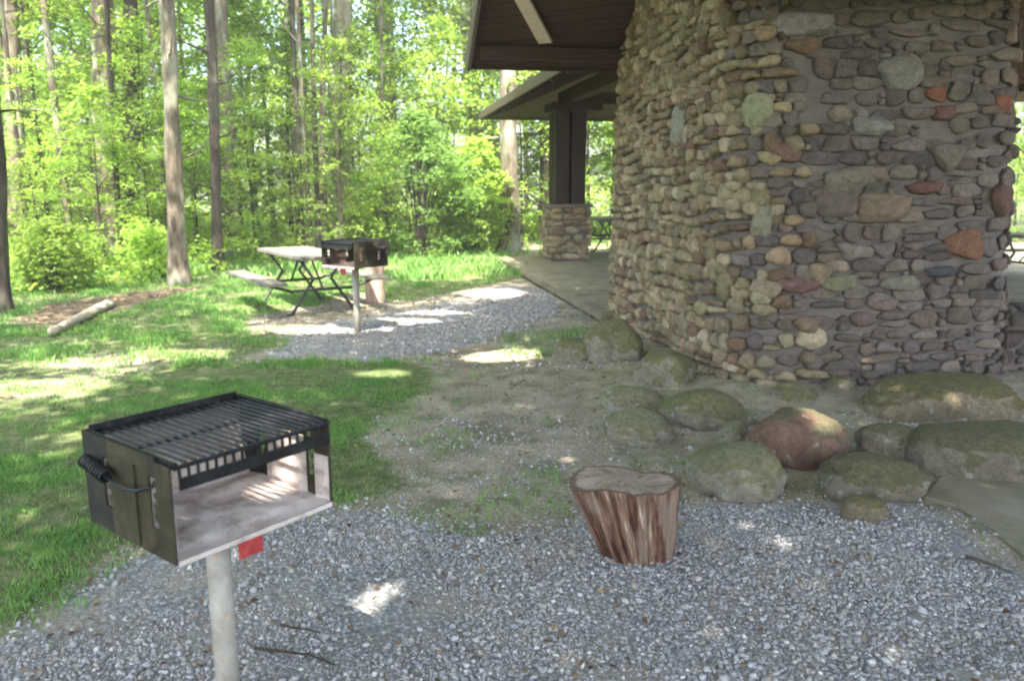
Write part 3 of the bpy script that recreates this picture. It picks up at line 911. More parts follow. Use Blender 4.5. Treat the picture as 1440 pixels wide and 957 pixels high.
roof_panel('main_roof', [P3(E0, -.2, 2 * HALF, EZ), P3(E0, LEN, 2 * HALF, EZ), P3(E0, LEN - 3.4, HALF + .004, EZ + SL * HALF), P3(E0, -.2, HALF + .004, EZ + SL * HALF)], .05, [M_SOFFIT_OLIVE, M_SHINGLE, M_BROWN], pav)
beam('fascia_board', PV(E0, -.25, -.03), PV(E0, LEN + .02, -.03), EZ - .07, EZ + .09, .04, M_SOFFIT_OLIVE, roof)
beam('fascia_board', PV(E0, LEN + .04, -.03), PV(E0, LEN + .04, 2 * HALF), EZ - .07, EZ + .09, .04, M_SOFFIT_OLIVE, roof)
for k in range(9):
    a = .5 + k * .9
    o = beam('rafter', PV(E0, a, .02), PV(E0, a, HALF), 0, .12, .06, M_BROWN, roof)
    o.location.z = EZ - .125; o.rotation_euler = (0, -math.atan(SL), math.atan2(P_.y, P_.x))

# gabled roof over the chimney end
UZ, UY, US = 3.02, 9.62, .60
U0 = (-.475, UY)
UL, UR = 12.0, 2.4
m3 = [M_SOFFIT, M_SHINGLE, M_BROWN]
def UP(a, b_, z=None):      # a: towards the camera, b: to the right
    x, y = PV(U0, -a, b_)
    return (x, y, UZ + US * min(a, 2 * UR - a))
ur = roof_panel('gable_roof', [UP(0, 0), UP(0, UL), UP(UR, UL), UP(UR, 0)], .05, m3, pav)
roof_panel('gable_roof', [UP(UR, 0), UP(UR, UL), UP(2 * UR - .02, UL), UP(2 * UR - .02, 0)], .05, m3, pav)
beam('fascia_board', PV(U0, .03, -.05), PV(U0, .03, UL), UZ - .05, UZ + .14, .045, M_BROWN, ur)
beam('fascia_board', PV(U0, -.30, .07), PV(U0, -.30, 1.9), UZ + .02, UZ + .155, .10, M_BROWN, ur)
def rake(a0, a1, nm, off, drop, hgt, wid, mat):
    p0, p1 = Vector(UP(a0, off)), Vector(UP(a1, off))
    L = (p1 - p0).length
    b = bmesh.new(); add_box(b, (0, -wid / 2, -drop), (L, wid / 2, -drop + hgt), None, .006)
    o = bm_obj(nm, b, mat, ur); o.location = p0
    d = (p1 - p0).normalized()
    o.rotation_euler = (0, -math.asin(d.z), math.atan2(d.y, d.x)); return o
M_RAKE = wood_mat('rake_board_wood', (.10, .085, .065), (.19, .16, .12))
rake(0, UR, 'rake_board', -.03, .10, .22, .045, M_RAKE)
rake(2 * UR - .02, UR, 'rake_board', -.03, .10, .22, .045, M_RAKE)
# strip of light on the soffit, put in as a pale-coloured board
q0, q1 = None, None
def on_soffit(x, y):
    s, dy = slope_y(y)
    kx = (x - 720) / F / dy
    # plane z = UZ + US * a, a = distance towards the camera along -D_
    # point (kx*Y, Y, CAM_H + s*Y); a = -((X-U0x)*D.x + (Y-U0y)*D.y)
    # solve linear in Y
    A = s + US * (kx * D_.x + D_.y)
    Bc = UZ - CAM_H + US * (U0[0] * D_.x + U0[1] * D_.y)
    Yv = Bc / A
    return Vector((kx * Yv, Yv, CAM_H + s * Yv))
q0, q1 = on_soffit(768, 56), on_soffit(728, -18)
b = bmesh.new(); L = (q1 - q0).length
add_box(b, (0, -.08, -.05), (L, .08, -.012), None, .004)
o = bm_obj('soffit_light_strip', b, M_LIT_STRIP, ur); o.location = q0; d = (q1 - q0).normalized()
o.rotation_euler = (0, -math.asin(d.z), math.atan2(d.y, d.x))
o['label'] = 'pale strip standing in for light on the dark soffit'

# ------------------------------------------------------------------ grill
def steel(name, c1, c2, c3, rough=.6, metal=.35, scale=9):
    t = NT(name)
    v = t.coord('Object')
    c = t.ramp(t.noise(v, scale, 8, .7, .5), [(.36, c1), (.52, c2), (.66, c3)])
    c = t.mix(t.ramp(t.noise(v, scale * 1.7, 9, .8), [(.56, 0), (.66, .6)]), c, tuple(a * k + .01 for a, k in zip(c2, (1.9, 1.15, .8))))
    return t.done(t.bsdf(c, rough, metal, t.bump(t.noise(v, 70, 6, .7), .25, .004)))
M_PLATE = steel('weathered_grill_plate', (.022, .02, .012), (.05, .045, .024), (.085, .075, .048))
M_SOOT = steel('sooty_plate', (.008, .008, .008), (.018, .017, .015), (.04, .036, .026), .7, .2, 14)
M_BLACK = steel('sooty_steel', (.010, .010, .012), (.022, .022, .026), (.05, .05, .058), .42, .5, 30)
t = NT('ash_coated_steel')
v = t.coord('Object')
c = t.ramp(t.noise(v, 7, 8, .7, 1.0), [(.28, (.30, .22, .20)), (.42, (.56, .47, .45)), (.56, (.72, .64, .61)), (.75, (.82, .77, .73))])
c = t.mix(t.ramp(t.noise(t.coord('Object', (3, 3, 9)), 3, 6, .7), [(.5, 0), (.62, .6)]), c, (.32, .215, .175))
M_ASH = t.done(t.bsdf(c, .9, 0, t.bump(t.noise(v, 60, 8, .7), .6, .006), .2))
M_POST = steel('galvanised_post', (.27, .25, .21), (.37, .345, .30), (.47, .45, .40), .65, .1, 8)
M_RED = steel('faded_red_paint', (.35, .03, .03), (.45, .05, .05), (.5, .12, .11), .6, 0, 25)

def make_grill(label):
    g = empty('park_grill')
    tag(g, label, 'grill', 'pedestal park grills')
    W, Dp, ZB, ZT, T = .25, .225, .715, .985, .006
    # firebox: floor, back wall, two side plates with toothed slots
    b = bmesh.new()
    def plate(lo, hi, inner=None):
        vs = add_box(b, lo, hi)
        for f in {f for v in vs for f in v.link_faces}:
            n = f.normal if f.normal.length else f.calc_center_median()
        return vs
    add_box(b, (-W, -Dp, ZB), (W, Dp, ZB + T))
    add_box(b, (-W, Dp - T, ZB + T), (W, Dp, ZT))
    for sx in (-1, 1):
        x0, x1 = (sx * W - T, sx * W) if sx > 0 else (sx * W, sx * W + T)
        ys = [(-Dp, -.155), (-.122, .085), (.118, Dp - T)]
        slots = [(-.155, -.122), (.085, .118)]
        zlo, zhi = ZB + .075, ZT - .055
        for (a, c) in ys: add_box(b, (x0, a, ZB + T), (x1, c, ZT - (.012 if a == -Dp else 0)))
        for (a, c) in slots:
            add_box(b, (x0, a, ZB + T), (x1, c, zlo)); add_box(b, (x0, a, zhi), (x1, c, ZT))
            for k in range(4):
                zz = zlo + .02 + k * .032
                add_box(b, (x0 + .001, a, zz), (x1 - .001, a + .016, zz + .014))
        # vertical stiffening fold
        add_box(b, (x0 - .006 if sx < 0 else x1, -.06, ZB + .01), (x0 if sx < 0 else x1 + .006, -.052, ZT - .04))
    for f in b.faces:
        cc = f.calc_center_median()
        if cc.y > .1 or cc.z > ZT - .05: f.material_index = 1
    fb = bm_obj('firebox', b, [M_PLATE, M_SOOT], g)
    # ash and baked-on ash lining
    b = bmesh.new()
    nx_, ny_ = 40, 34
    vv = [[None] * (nx_ + 1) for _ in range(ny_ + 1)]
    for j in range(ny_ + 1):
        for i in range(nx_ + 1):
            x = -W + T + .001 + (2 * W - 2 * T - .002) * i / nx_
            u = j / ny_
            y = -Dp + .004 + (2 * Dp - T - .006) * min(u * 1.45, 1)
            z = ZB + T + .003 + (0 if u < .69 else (u - .69) / .31 * (ZT - ZB - .04))
            y -= .03 * max(0, 1 - abs(u - .69) / .14) if u > .5 else 0
            z += .012 * mnoise.noise(Vector((x * 14, y * 14, 1))) * (1 if u > .08 else 0) + .008 * (u > .08)
            vv[j][i] = b.verts.new((x, y, z))
    for j in range(ny_):
        for i in range(nx_): b.faces.new((vv[j][i], vv[j][i + 1], vv[j + 1][i + 1], vv[j + 1][i]))
    a_ = bm_obj('ash_bed', b, M_ASH, g, smooth=True)
    b = bmesh.new(); add_box(b, (-W + T, -Dp - .003, ZB - .004), (W - T, -Dp - .0005, ZB + .010)); bm_obj('ash_lip', b, M_ASH, a_)
    for sx in (-1, 1):
        b = bmesh.new()
        xa = sx * (W - T - .0022)
        add_box(b, (min(xa, xa - sx * .0015), -.118, ZB + .012), (max(xa, xa - sx * .0015), .08, ZT - .075))
        add_box(b, (min(xa, xa - sx * .0015), -Dp + .004, ZB + .012), (max(xa, xa - sx * .0015), -.158, ZT - .12))
        bm_obj('ash_stain', b, M_ASH, a_)
    # cooking grate
    b = bmesh.new()
    gz_ = ZT - .010
    gw, gd = W - .022, Dp - .012
    nb = 19
    for i in range(nb):
        x = -gw + 2 * gw * i / (nb - 1)
        add_tube(b, [(x, gd - .01, gz_), (x, -gd - .012, gz_), (x, -gd - .022, gz_ - .012), (x, -gd - .022, gz_ - .034)], .0048, 6)
    add_tube(b, [(-gw - .004, gd - .006, gz_ - .008), (gw + .004, gd - .006, gz_ - .008)], .006, 6)
    add_tube(b, [(-gw - .004, .0, gz_ - .0095), (gw + .004, .0, gz_ - .0095)], .005, 6)
    add_tube(b, [(-gw - .004, -gd - .020, gz_ - .004), (gw + .004, -gd - .020, gz_ - .004)], .0065, 6)
    add_box(b, (-gw - .006, -gd - .031, gz_ - .062), (gw + .006, -gd - .026, gz_ - .030), None, .001)
    add_box(b, (-gw - .006, gd + .0, gz_ - .004), (gw + .006, gd + .004, gz_ + .022), None, .001)
    for sx in (-1, 1):
        add_box(b, (sx * (gw + .008) - .003, -gd - .02, gz_ - .012), (sx * (gw + .008) + .003, gd, gz_ + .010), None, .001)
    gr = bm_obj('cooking_grate', b, M_BLACK, g, smooth=False)
    # rod handle with a coil grip, on both sides
    for sx in (-1, 1):
        b = bmesh.new()
        x = sx * W
        pts = [(x - sx * .02, -.138, .905), (x + sx * .010, -.135, .905), (x + sx * .020, -.11, .893), (x + sx * .024, -.05, .884), (x + sx * .024, .02, .889), (x + sx * .024, .10, .905), (x + sx * .022, .17, .918)]
        add_tube(b, pts, .0048, 8)
        h = bm_obj('handle_rod', b, M_BLACK, gr, smooth=True)
        b = bmesh.new()
        hp = []
        for k in range(0, 130):
            u = k / 129
            y = .045 + .125 * u; zc_ = .895 + .022 * u
            a = u * 9 * 2 * math.pi
            hp.append((x + sx * .024 + .0165 * math.cos(a), y, zc_ + .0165 * math.sin(a)))
        add_tube(b, hp, .0042, 6)
        bm_obj('coil_grip', b, M_BLACK, h, smooth=True)
    # pedestal
    b = bmesh.new(); add_tube(b, [(0, 0, -.15), (0, 0, .30), (0, 0, .69)], .0345, 24); bm_obj('post', b, M_POST, g, smooth=True)
    b = bmesh.new()
    add_tube(b, [(0, 0, .674), (0, 0, .700)], .040, 24)
    add_box(b, (-.085, -.075, .700), (.085, .075, .7145), None, .002)
    add_box(b, (-.03, -.16, .690), (.03, -.074, .7135), None, .003)
    bm_obj('swivel_bracket', b, M_PLATE, g)
    b = bmesh.new(); add_box(b, (-.035, -.168, .630), (.040, -.1605, .712), None, .001)
    o = bm_obj('warning_tag', b, M_RED, g); o['label'] = 'faded red metal tag under the firebox'
    return g
g1 = make_grill('black and ash-white park grill standing nearest on a pale post in the gravel edge')
g1.location = (-.866, 2.185, 0); g1.rotation_euler = (0, 0, R(52.5))
g2 = copy_tree(g1)
tag(g2, 'distant dark rusty park grill in front of the grey picnic table')
p = ground_at(503, 466)
m_rust = steel('burnt_rusty_steel', (.03, .02, .018), (.09, .06, .05), (.2, .15, .13), .8, .1)
for ch in g2.children_recursive:
    if ch.name.startswith(('ash_bed', 'ash_stain')):
        ch.material_slots[0].link = 'OBJECT'; ch.material_slots[0].material = m_rust
g2.location = (p.x, p.y, 0); g2.rotation_euler = (0, 0, R(-38)); g2.scale = (1.1, 1.1, 1.06)

# ------------------------------------------------------------------ picnic tables
M_TABLE = wood_mat('weathered_grey_planks', (.13, .125, .105), (.22, .21, .18), (1.2, 16, 16))
M_FRAME = steel('dark_table_frame', (.03, .035, .03), (.06, .065, .055), (.11, .11, .095), .6, .3)
def make_table(label):
    r = empty('picnic_table')
    tag(r, label, 'picnic table', 'picnic tables')
    b = bmesh.new()
    for k in range(3): add_box(b, (-.95, -.375 + k * .252, .72), (.95, -.375 + k * .252 + .244, .765), None, .006)
    bm_obj('table_top', b, M_TABLE, r)
    for sy in (-1, 1):
        b = bmesh.new(); add_box(b, (-.95, sy * .70 - .125, .42), (.95, sy * .70 + .125, .46), None, .006)
        bm_obj('bench_seat', b, M_TABLE, r)
    for sx in (-.62, .62):
        b = bmesh.new()
        for sy in (-1, 1):
            add_tube(b, [(sx, sy * .30, .718), (sx, sy * .12, .45), (sx, sy * .42, .02), (sx, sy * .50, 0)], .022, 8)
            add_tube(b, [(sx, sy * .40, .30), (sx, sy * .72, .40), (sx, sy * .82, .418)], .02, 8)
        add_tube(b, [(sx, -.40, .31), (sx, .40, .31)], .02, 8)
        add_tube(b, [(sx, -.35, .705), (sx, .35, .705)], .014, 8)
        add_tube(b, [(sx, 0, .32), (sx * .35, 0, .70)], .014, 8)
        bm_obj('leg_frame', b, M_FRAME, r, smooth=True)
    return r
T1 = make_table('grey plank picnic table on the lawn behind the distant grill')
T1.location = (-2.84, 10.95, 0); T1.rotation_euler = (0, 0, math.atan2(.83, -.56))
T2 = copy_tree(T1); tag(T2, 'picnic table on the pavilion floor seen between the timber post and the chimney')
T2.location = (2.25, 19.2, .13); T2.rotation_euler = (0, 0, R(96))
T3 = copy_tree(T1); tag(T3, 'picnic table on the pavilion floor right of the chimney, at the edge of the view')
T3.location = (8.75, 12.9, .13); T3.rotation_euler = (0, 0, R(10))

# ------------------------------------------------------------------ stumps
t = NT('split_stump_wood')
def grain_vec(t, sc_):
    a = t.n('ShaderNodeAttribute'); a.attribute_name = 'grain'
    return t.n('ShaderNodeMapping', {'Vector': a.outputs['Vector'], 'Scale': sc_}).outputs[0]
v = grain_vec(t, (1, 1, .22))
n1 = t.noise(v, 5.5, 6, .65, .15)
n2 = t.noise(grain_vec(t, (1, 1, .12)), 24, 4, .7)
n3 = t.noise(grain_vec(t, (1, 1, .5)), 1.7, 4, .6)
c = t.ramp(n1, [(.32, (.03, .014, .01)), (.42, (.13, .06, .04)), (.52, (.25, .15, .10)), (.60, (.36, .25, .18)), (.66, (.70, .58, .47)), (.72, (.40, .26, .19))])
c = t.mix(1.0, c, t.ramp(n2, [(.35, .45), (.5, 1.0), (.65, 1.35)]), 'MULTIPLY')
c = t.mix(t.ramp(n3, [(.52, 0), (.62, .7)]), c, (.36, .27, .21))
hh_ = t.math('ADD', t.math('MULTIPLY', n1, 1.2), t.math('MULTIPLY', n2, .5))
M_STUMP = t.done(t.bsdf(c, .85, normal=t.bump(hh_, 1.0, .035), spec=.2))
t = NT('stump_cut_top')
v = t.coord('Object')
gv = t.n('ShaderNodeAttribute'); gv.attribute_name = 'grain'
rr_ = t.n('ShaderNodeSeparateXYZ', {0: gv.outputs['Vector']}).outputs[2]
rr_ = t.math('ADD', rr_, t.math('MULTIPLY', t.noise(v, 7, 4), .12))
ring_ = t.math('SINE', t.math('MULTIPLY', rr_, 120.0))
c = t.mix(t.ramp(ring_, [(0, 0), (1, 1)]), (.36, .28, .21), (.29, .22, .165))
c = t.mix(t.ramp(t.noise(v, 12, 7, .75), [(.4, 0), (.65, .7)]), c, (.40, .33, .28))
crk = t.noise(grain_vec(t, (1, 1, .15)), 4.5, 4, .7)
ck = t.ramp(crk, [(.485, 0), (.5, 1), (.515, 0)])
c = t.mix(ck, c, (.05, .03, .022))
c = t.mix(t.ramp(rr_, [(.93, 0), (.98, .8)]), c, (.12, .075, .055))
M_CUT = t.done(t.bsdf(c, .9, normal=t.bump(t.math('SUBTRACT', t.noise(v, 60, 6), ck), .6, .008), spec=.15))
t = NT('pale_stump_bark')
v = t.coord('Object', (8, 8, 1.5))
c = t.ramp(t.noise(v, 2.4, 8, .7), [(.3, (.28, .17, .13)), (.6, (.55, .42, .34)), (.8, (.68, .58, .48))])
M_PALESTUMP = t.done(t.bsdf(c, .9, spec=.2))

def make_stump(rb, rt, shift, h, seed, side, cut, label, deep=1.0):
    r_ = empty('tree_stump')
    tag(r_, label, 'stump')
    N, Lv = 120, 34
    def rad(a, u):
        base = rb + (rt - rb) * (u ** .9)
        n_ = mnoise.noise(Vector((math.cos(a) * 1.3, math.sin(a) * 1.3, seed + u * .25)))
        ridge = abs(mnoise.noise(Vector((math.cos(a) * 4.2, math.sin(a) * 4.2, seed + 4 + u * .5))))
        fine_ = mnoise.noise(Vector((math.cos(a) * 11, math.sin(a) * 11, seed + 9 + u * .6)))
        # one deep cleft in the front, right of the middle
        dcl = math.exp(-((a - R(-72)) / .16) ** 2) * deep
        return base * (1 + .13 * n_ - (.17 - .07 * u) * ridge * deep + .022 * fine_ - .16 * dcl * (1 - .5 * u))
    def topz(x, y): return h + .020 * math.sin(x * 13 + seed) - .03 * y * (deep) + .012 * mnoise.noise(Vector((x * 11, y * 11, seed))) - .03 * deep * math.exp(-((x + .20) ** 2 + (y + .1) ** 2) / .008)
    b = bmesh.new(); rings = []; grain = []
    for l in range(Lv + 1):
        u = l / Lv
        ring = []
        for k in range(N):
            a = 2 * math.pi * k / N - math.pi
            rr = rad(a, u)
            x, y = rr * math.cos(a), rr * .74 * math.sin(a)
            z = -.03 + (topz(x, y) + .03) * u
            ring.append(b.verts.new((x + shift[0] * u, y + shift[1] * u, z))); grain.append((math.cos(a), math.sin(a), u))
        rings.append(ring)
    for l in range(Lv):
        for k in range(N): b.faces.new((rings[l][k], rings[l][(k + 1) % N], rings[l + 1][(k + 1) % N], rings[l + 1][k]))
    o_ = bm_obj('split_side', b, side, r_, smooth=True)
    at_ = o_.data.attributes.new('grain', 'FLOAT_VECTOR', 'POINT'); at_.data.foreach_set('vector', np.array(grain, np.float32).ravel())
    b = bmesh.new(); prev = None; grain = []
    for q in range(14):
        f_ = 1 - q / 14
        ring = []
        for k in range(N):
            a = 2 * math.pi * k / N - math.pi
            rr = rad(a, 1) * f_
            x, y = rr * math.cos(a), rr * .74 * math.sin(a)
            ring.append(b.verts.new((x + shift[0], y + shift[1], topz(x, y) + .0005 + .004 * (1 - f_)))); grain.append((math.cos(a), math.sin(a), f_))
        if prev:
            for k in range(N): b.faces.new((prev[k], prev[(k + 1) % N], ring[(k + 1) % N], ring[k]))
        prev = ring
    b.faces.new(prev)
    o_ = bm_obj('cut_top', b, cut, r_, smooth=True)
    at_ = o_.data.attributes.new('grain', 'FLOAT_VECTOR', 'POINT'); at_.data.foreach_set('vector', np.array(grain, np.float32).ravel())
    return r_
st = make_stump(.165, .258, (-.080, -.02), .365, 3.3, M_STUMP, M_CUT, 'short red brown split tree stump flaring towards its top on the gravel')
p = ground_at(906, 797); st.location = (p.x, p.y + .13, 0)
s2 = make_stump(.15, .14, (0, 0), .62, 8.1, M_PALESTUMP, M_PALESTUMP, 'pale tan upright log stump behind the distant grill', .3)
p = ground_at(528, 424); s2.location = (p.x, p.y, 0)

# ------------------------------------------------------------------ log and sticks
def stick(name, p0, p1, r0, r1, mat, label, cat, bend=.04, group=None, seed=1):
    p0, p1 = Vector(p0), Vector(p1)
    b = bmesh.new(); pts, rr = [], []
    side = (p1 - p0).cross(Vector((0, 0, 1))).normalized()
    for k in range(13):
        u = k / 12
        q = p0.lerp(p1, u) + side * bend * math.sin(u * 4.2 + seed) * (p1 - p0).length * .5
        pts.append(q - p0); rr.append(r0 + (r1 - r0) * u)
    add_tube(b, pts, rr, 9, True, .35, seed)
    o = bm_obj(name, b, mat, smooth=True); o.location = p0
    return tag(o, label, cat, group)
M_LOG = bark_material('bleached_log', (.34, .29, .22), (.62, .55, .45), (.44, .44, .33), 2)
a, c = ground_at(70, 466, .055), ground_at(159, 426, .06)
stick('fallen_log', a, c, .05, .062, M_LOG, 'pale fallen log lying on dark leaf litter at the forest edge', 'log', .02)
for (x0, y0, x1, y1, r0, lab, sd) in ((396, 876, 446, 890, .006, 'short dark twig on the gravel near the grill post', 1), (362, 908, 470, 934, .007, 'longer brown twig lying nearest on the gravel', 2),
                               (1358, 782, 1424, 804, .010, 'dark crooked stick on gravel beside the concrete at right', 3), (640, 905, 676, 925, .004, 'tiny pale twig alone in the middle of the gravel', 4)):
    stick('twig', ground_at(x0, y0, .012), ground_at(x1, y1, .014), r0, r0 * .5, M_TWIG, lab, 'twig', .10, 'twigs on the gravel', sd)

# ------------------------------------------------------------------ trees
UND = [crown_mesh('crown_understory', 100 + i, 5.2 + .5 * i, .5, 1.75, 130, 46, .105, M_LEAF, srad=.42) for i in range(5)]
HIGH = [crown_mesh('crown_high', 200 + i, 17, 8.5, 3.2, 110, 26, .24, M_LEAF, srad=.7) for i in range(3)]

def trunk_bm(H, r0, lean, seed, seg=20, limbs=None, bend=.38):
    b = bmesh.new()
    def at(z):
        u = z / H
        return Vector((lean[0] * u + bend * math.sin(u * 5 + seed) * u, lean[1] * u + bend * math.cos(u * 4 + seed * 2) * u, z))
    pts, rr = [], []
    n = 60
    for k in range(n + 1):
        z = H * (k / n) ** 1.25 - .1 * (k == 0)
        p = at(max(z, 0)); p.z = z
        flare = 1 + .55 * math.exp(-max(z, 0) / .28)
        pts.append(p); rr.append(max(r0 * flare * (1 - .75 * z / H), .01))
    add_tube(b, pts, rr, seg, True, .42, seed)
    rt = random.Random(seed)
    for _ in range(int(4 + 40 * min(r0, .2))):          # dead twigs and stubs on the lower trunk
        z = rt.uniform(1.2, 7); a = rt.uniform(0, 6.28); L = rt.uniform(.3, 1.3)
        p = at(z); d = Vector((math.cos(a), math.sin(a), rt.uniform(-.1, .6)))
        q = p + d * (r0 + L * .5) + Vector((0, 0, -.05 * L)); add_tube(b, [p, q, p + d * (r0 + L) + Vector((rt.uniform(-.1, .1), 0, rt.uniform(-.1, .25)))], [min(.03, r0 * .3), .012, .004], 5, False)
    if limbs is not None:
        c, every, lr = limbs
        for p in c[::every]:
            p = Vector(p)
            d = math.hypot(p.x, p.y)
            zs = min(max(.4, p.z - d * .55), H * .95)
            a = at(zs)
            p = Vector((p.x, p.y, p.z))
            mid = a.lerp(p, .5) + Vector((0, 0, .07 * d))
            add_tube(b, [a, mid, p], [lr, lr * .6, lr * .2], 5, False)
    return b

def big_tree(loc, H, r0, lean, mat, label, seed, group=None, high=True, sc=1.0):
    t_ = empty('tree', loc)
    tag(t_, label, 'tree', group)
    me, c = HIGH[seed % 3]
    # the crown mesh is shared; limbs reach out to its sprays
    b = trunk_bm(H, r0, lean, seed, limbs=(c, 9, .05) if high else None)
    bm_obj('trunk', b, mat, t_, smooth=True)
    if high:
        o = link('crown', me, None, t_); 
    return t_

# trunks one can tell apart: (x at foot, foot y or None, distance, width px at eye level, x at y=0, bark, label)
TR = [
    (2, 10.4, 24, -14, M_BARK_DARK, 'dark bark tree cut off by the left edge of the view'),
    (38, 17.5, 22, 22, M_BARK, 'brown tree just inside the dark edge tree'),
    (70, 22, 10, 44, M_BARK_DARK, 'thin dark trunk between the brown tree and the thin leaning one'),
    (112, 16.5, 9, 74, M_BARK, 'thin tree leaning left, behind the pale fallen log'),
    (166, 17.5, 30, 146, M_BARK, 'stout grey trunk, left one of the close pair'),
    (196, 19.5, 22, 176, M_BARK_DARK, 'darker trunk, right one of the close pair'),
    (256, 13.3, 20, 230, M_BARK, 'tall grey barked tree nearest the lawn, leaning slightly left'),
    (312, 15.8, 14, 298, M_BARK_DARK, 'slim dark tree left of the picnic table'),
    (330, 19.0, 22, 318, M_BARK, 'mossy grey trunk close behind the slim dark tree'),
    (430, 19.5, 8, 421, M_BARK_DARK, 'straight thin dark sapling trunk rising above the picnic table'),
    (462, 20.0, 9, 459, M_BARK, 'slender brown trunk beside the sunlit pale tree'),
    (489, 22.5, 28, 474, M_BARK_PALE, 'thick pale sunlit tree above the distant grill'),
    (549, 25, 28, 536, M_BARK_PALE, 'pale trunk rising behind the big leafy shrub'),
    (672, 27, 27, 658, M_BARK_PALE, 'bleached bright tree left of the gable roof corner'),
    (717, 20.5, 23, 716, M_BARK, 'tan tree standing under the eave left of the timber post'),
]
for i, (xf, Yd, wpx, xt, mat, lab) in enumerate(TR):
    s, dy = slope_y(262)
    X = (xf - 720) / F * Yd / .985
    r0 = wpx * 1.12 * Yd / F / 2
    top = at_depth(xt, 0, Yd)
    H = 15 + (i * 37 % 5)
    ln = (top.x - X) / top.z * H
    big_tree((X, Yd, 0), H, r0, (ln * .8, 0), mat, lab, i + 1, 'tall trunks along the forest edge', high=(i % 2 == 0))
# thinner trees further back, too alike to tell apart
rg = np.random.default_rng(8)
proto_far = []
for k in range(3):
    t_ = empty('tree', (0, 0, 0)); tag(t_, 'slender forest tree far back among the leaves', 'tree', 'slender trees deep in the forest')
    b = trunk_bm(15, .11, (rg.normal(0, .5), 0), 50 + k, seg=9, limbs=(HIGH[k][1], 12, .035)); bm_obj('trunk', b, (M_BARK, M_BARK_DARK, M_BARK_DARK)[k], t_, smooth=True)
    if k != 1: link('crown', HIGH[k][0], None, t_)
    proto_far.append(t_)
placed = 0
for k in range(60):
    Yd = rg.uniform(22, 42) if k % 4 else rg.uniform(15.5, 21); px = rg.uniform(-80, 1000) if k % 4 else rg.uniform(-60, 560)
    if k > 55: px = rg.uniform(1380, 1560)
    X = (px - 720) / F * Yd
    o = proto_far[k] if k < 3 else copy_tree(proto_far[k % 3])
    o.location = (X, Yd, 0); o.rotation_euler = (0, 0, rg.uniform(0, 6.28)); s_ = rg.uniform(.6, 1.5) if k % 4 else rg.uniform(.3, .6); o.scale = (s_, s_, rg.uniform(.85, 1.1))

# understory saplings: stem + leafy crown
proto_und = []
for k, (me, c) in enumerate(UND):
    t_ = empty('sapling', (0, 0, 0)); tag(t_, 'leafy bright green sapling filling the space between the trunks', 'sapling', 'understory saplings in the forest')
    b = trunk_bm(5.3 + .5 * k, .035, (.15, 0), 70 + k, seg=7, limbs=(c, 6, .014), bend=.12); bm_obj('trunk', b, M_BARK_DARK, t_, smooth=True)
    link('crown', me, None, t_)
    proto_und.append(t_)
spots = []
def in_pav(X, Y):
    a = (X - S0[0]) * D_.x + (Y - S0[1]) * D_.y; b_ = (X - S0[0]) * P_.x + (Y - S0[1]) * P_.y
    return -1.5 < a < 11.5 and -2.2 < b_ < 16
for px in range(-60, 760, 98):
    spots.append((px + rg.uniform(-20, 20), rg.uniform(20, 22.5)))
for px in range(-90, 1000, 58):
    spots.append((px + rg.uniform(-20, 20), rg.uniform(22, 27)))
for px in range(-90, 1060, 56):
    spots.append((px + rg.uniform(-20, 20), rg.uniform(28, 36)))
for px in (1400, 1440, 1480, 1530): spots.append((px, rg.uniform(22, 27))); spots.append((px + 20, rg.uniform(28, 36)))
for px in range(-40, 560, 105):
    spots.append((px + rg.uniform(-25, 25), rg.uniform(16.2, 19)))
spots += [(-40, 13.0), (60, 15.5), (150, 15.2), (-110, 15), (215, 17)]
k = 0
for px, Yd in spots:
    X = (px - 720) / F * Yd
    if in_pav(X, Yd): continue
    o = proto_und[k] if k < 5 else copy_tree(proto_und[k % 5])
    k += 1
    o.location = (X, Yd, 0); o.rotation_euler = (0, 0, rg.uniform(0, 6.28)); s_ = rg.uniform(.8, 1.25) * (1 if Yd < 22 else 1.35)
    if Yd < 17.3: s_ *= .62
    o.scale = (s_, s_, s_ * rg.uniform(.85, 1.15))
for o in proto_und[k:]: pass

# the big darker shrub and companions
def shrub(x, Yd, wpx, hm, nsp, label, seed, mat=M_LEAF_DK, ls=.11):
    X = (x - 720) / F * Yd
    rad = wpx * Yd / F / 2
    t_ = empty('shrub', (X, Yd, 0)); tag(t_, label, 'shrub')
    me, c = crown_mesh('crown', seed, hm, .08, rad, nsp, 44, ls, mat, srad=.32)
    link('crown', me, None, t_)
    b = bmesh.new()
    for p in c[::4]:
        p = Vector(p); add_tube(b, [(p.x * .08, p.y * .08, 0), (p.x * .4, p.y * .4, p.z * .55), p], [.018, .012, .004], 5, False)
    bm_obj('stems', b, M_BARK_DARK, t_, smooth=True)
shrub(590, 19.0, 165, 3.3, 230, 'large dark green leafy shrub behind the distant grill', 301)
shrub(668, 20.5, 110, 2.7, 260, 'rounded shrub at the lawn edge just left of the tan tree', 302, M_LEAF)
shrub(520, 20.5, 70, 2.0, 150, 'smaller shrub tucked left of the large dark green one', 303, M_LEAF)
shrub(210, 14.6, 60, 1.0, 90, 'low leafy bush between the close pair of trunks and the tall grey tree', 304, M_LEAF, .08)
shrub(75, 12.6, 90, 1.1, 110, 'low leafy bush behind the left end of the fallen log', 305, M_LEAF, .08)

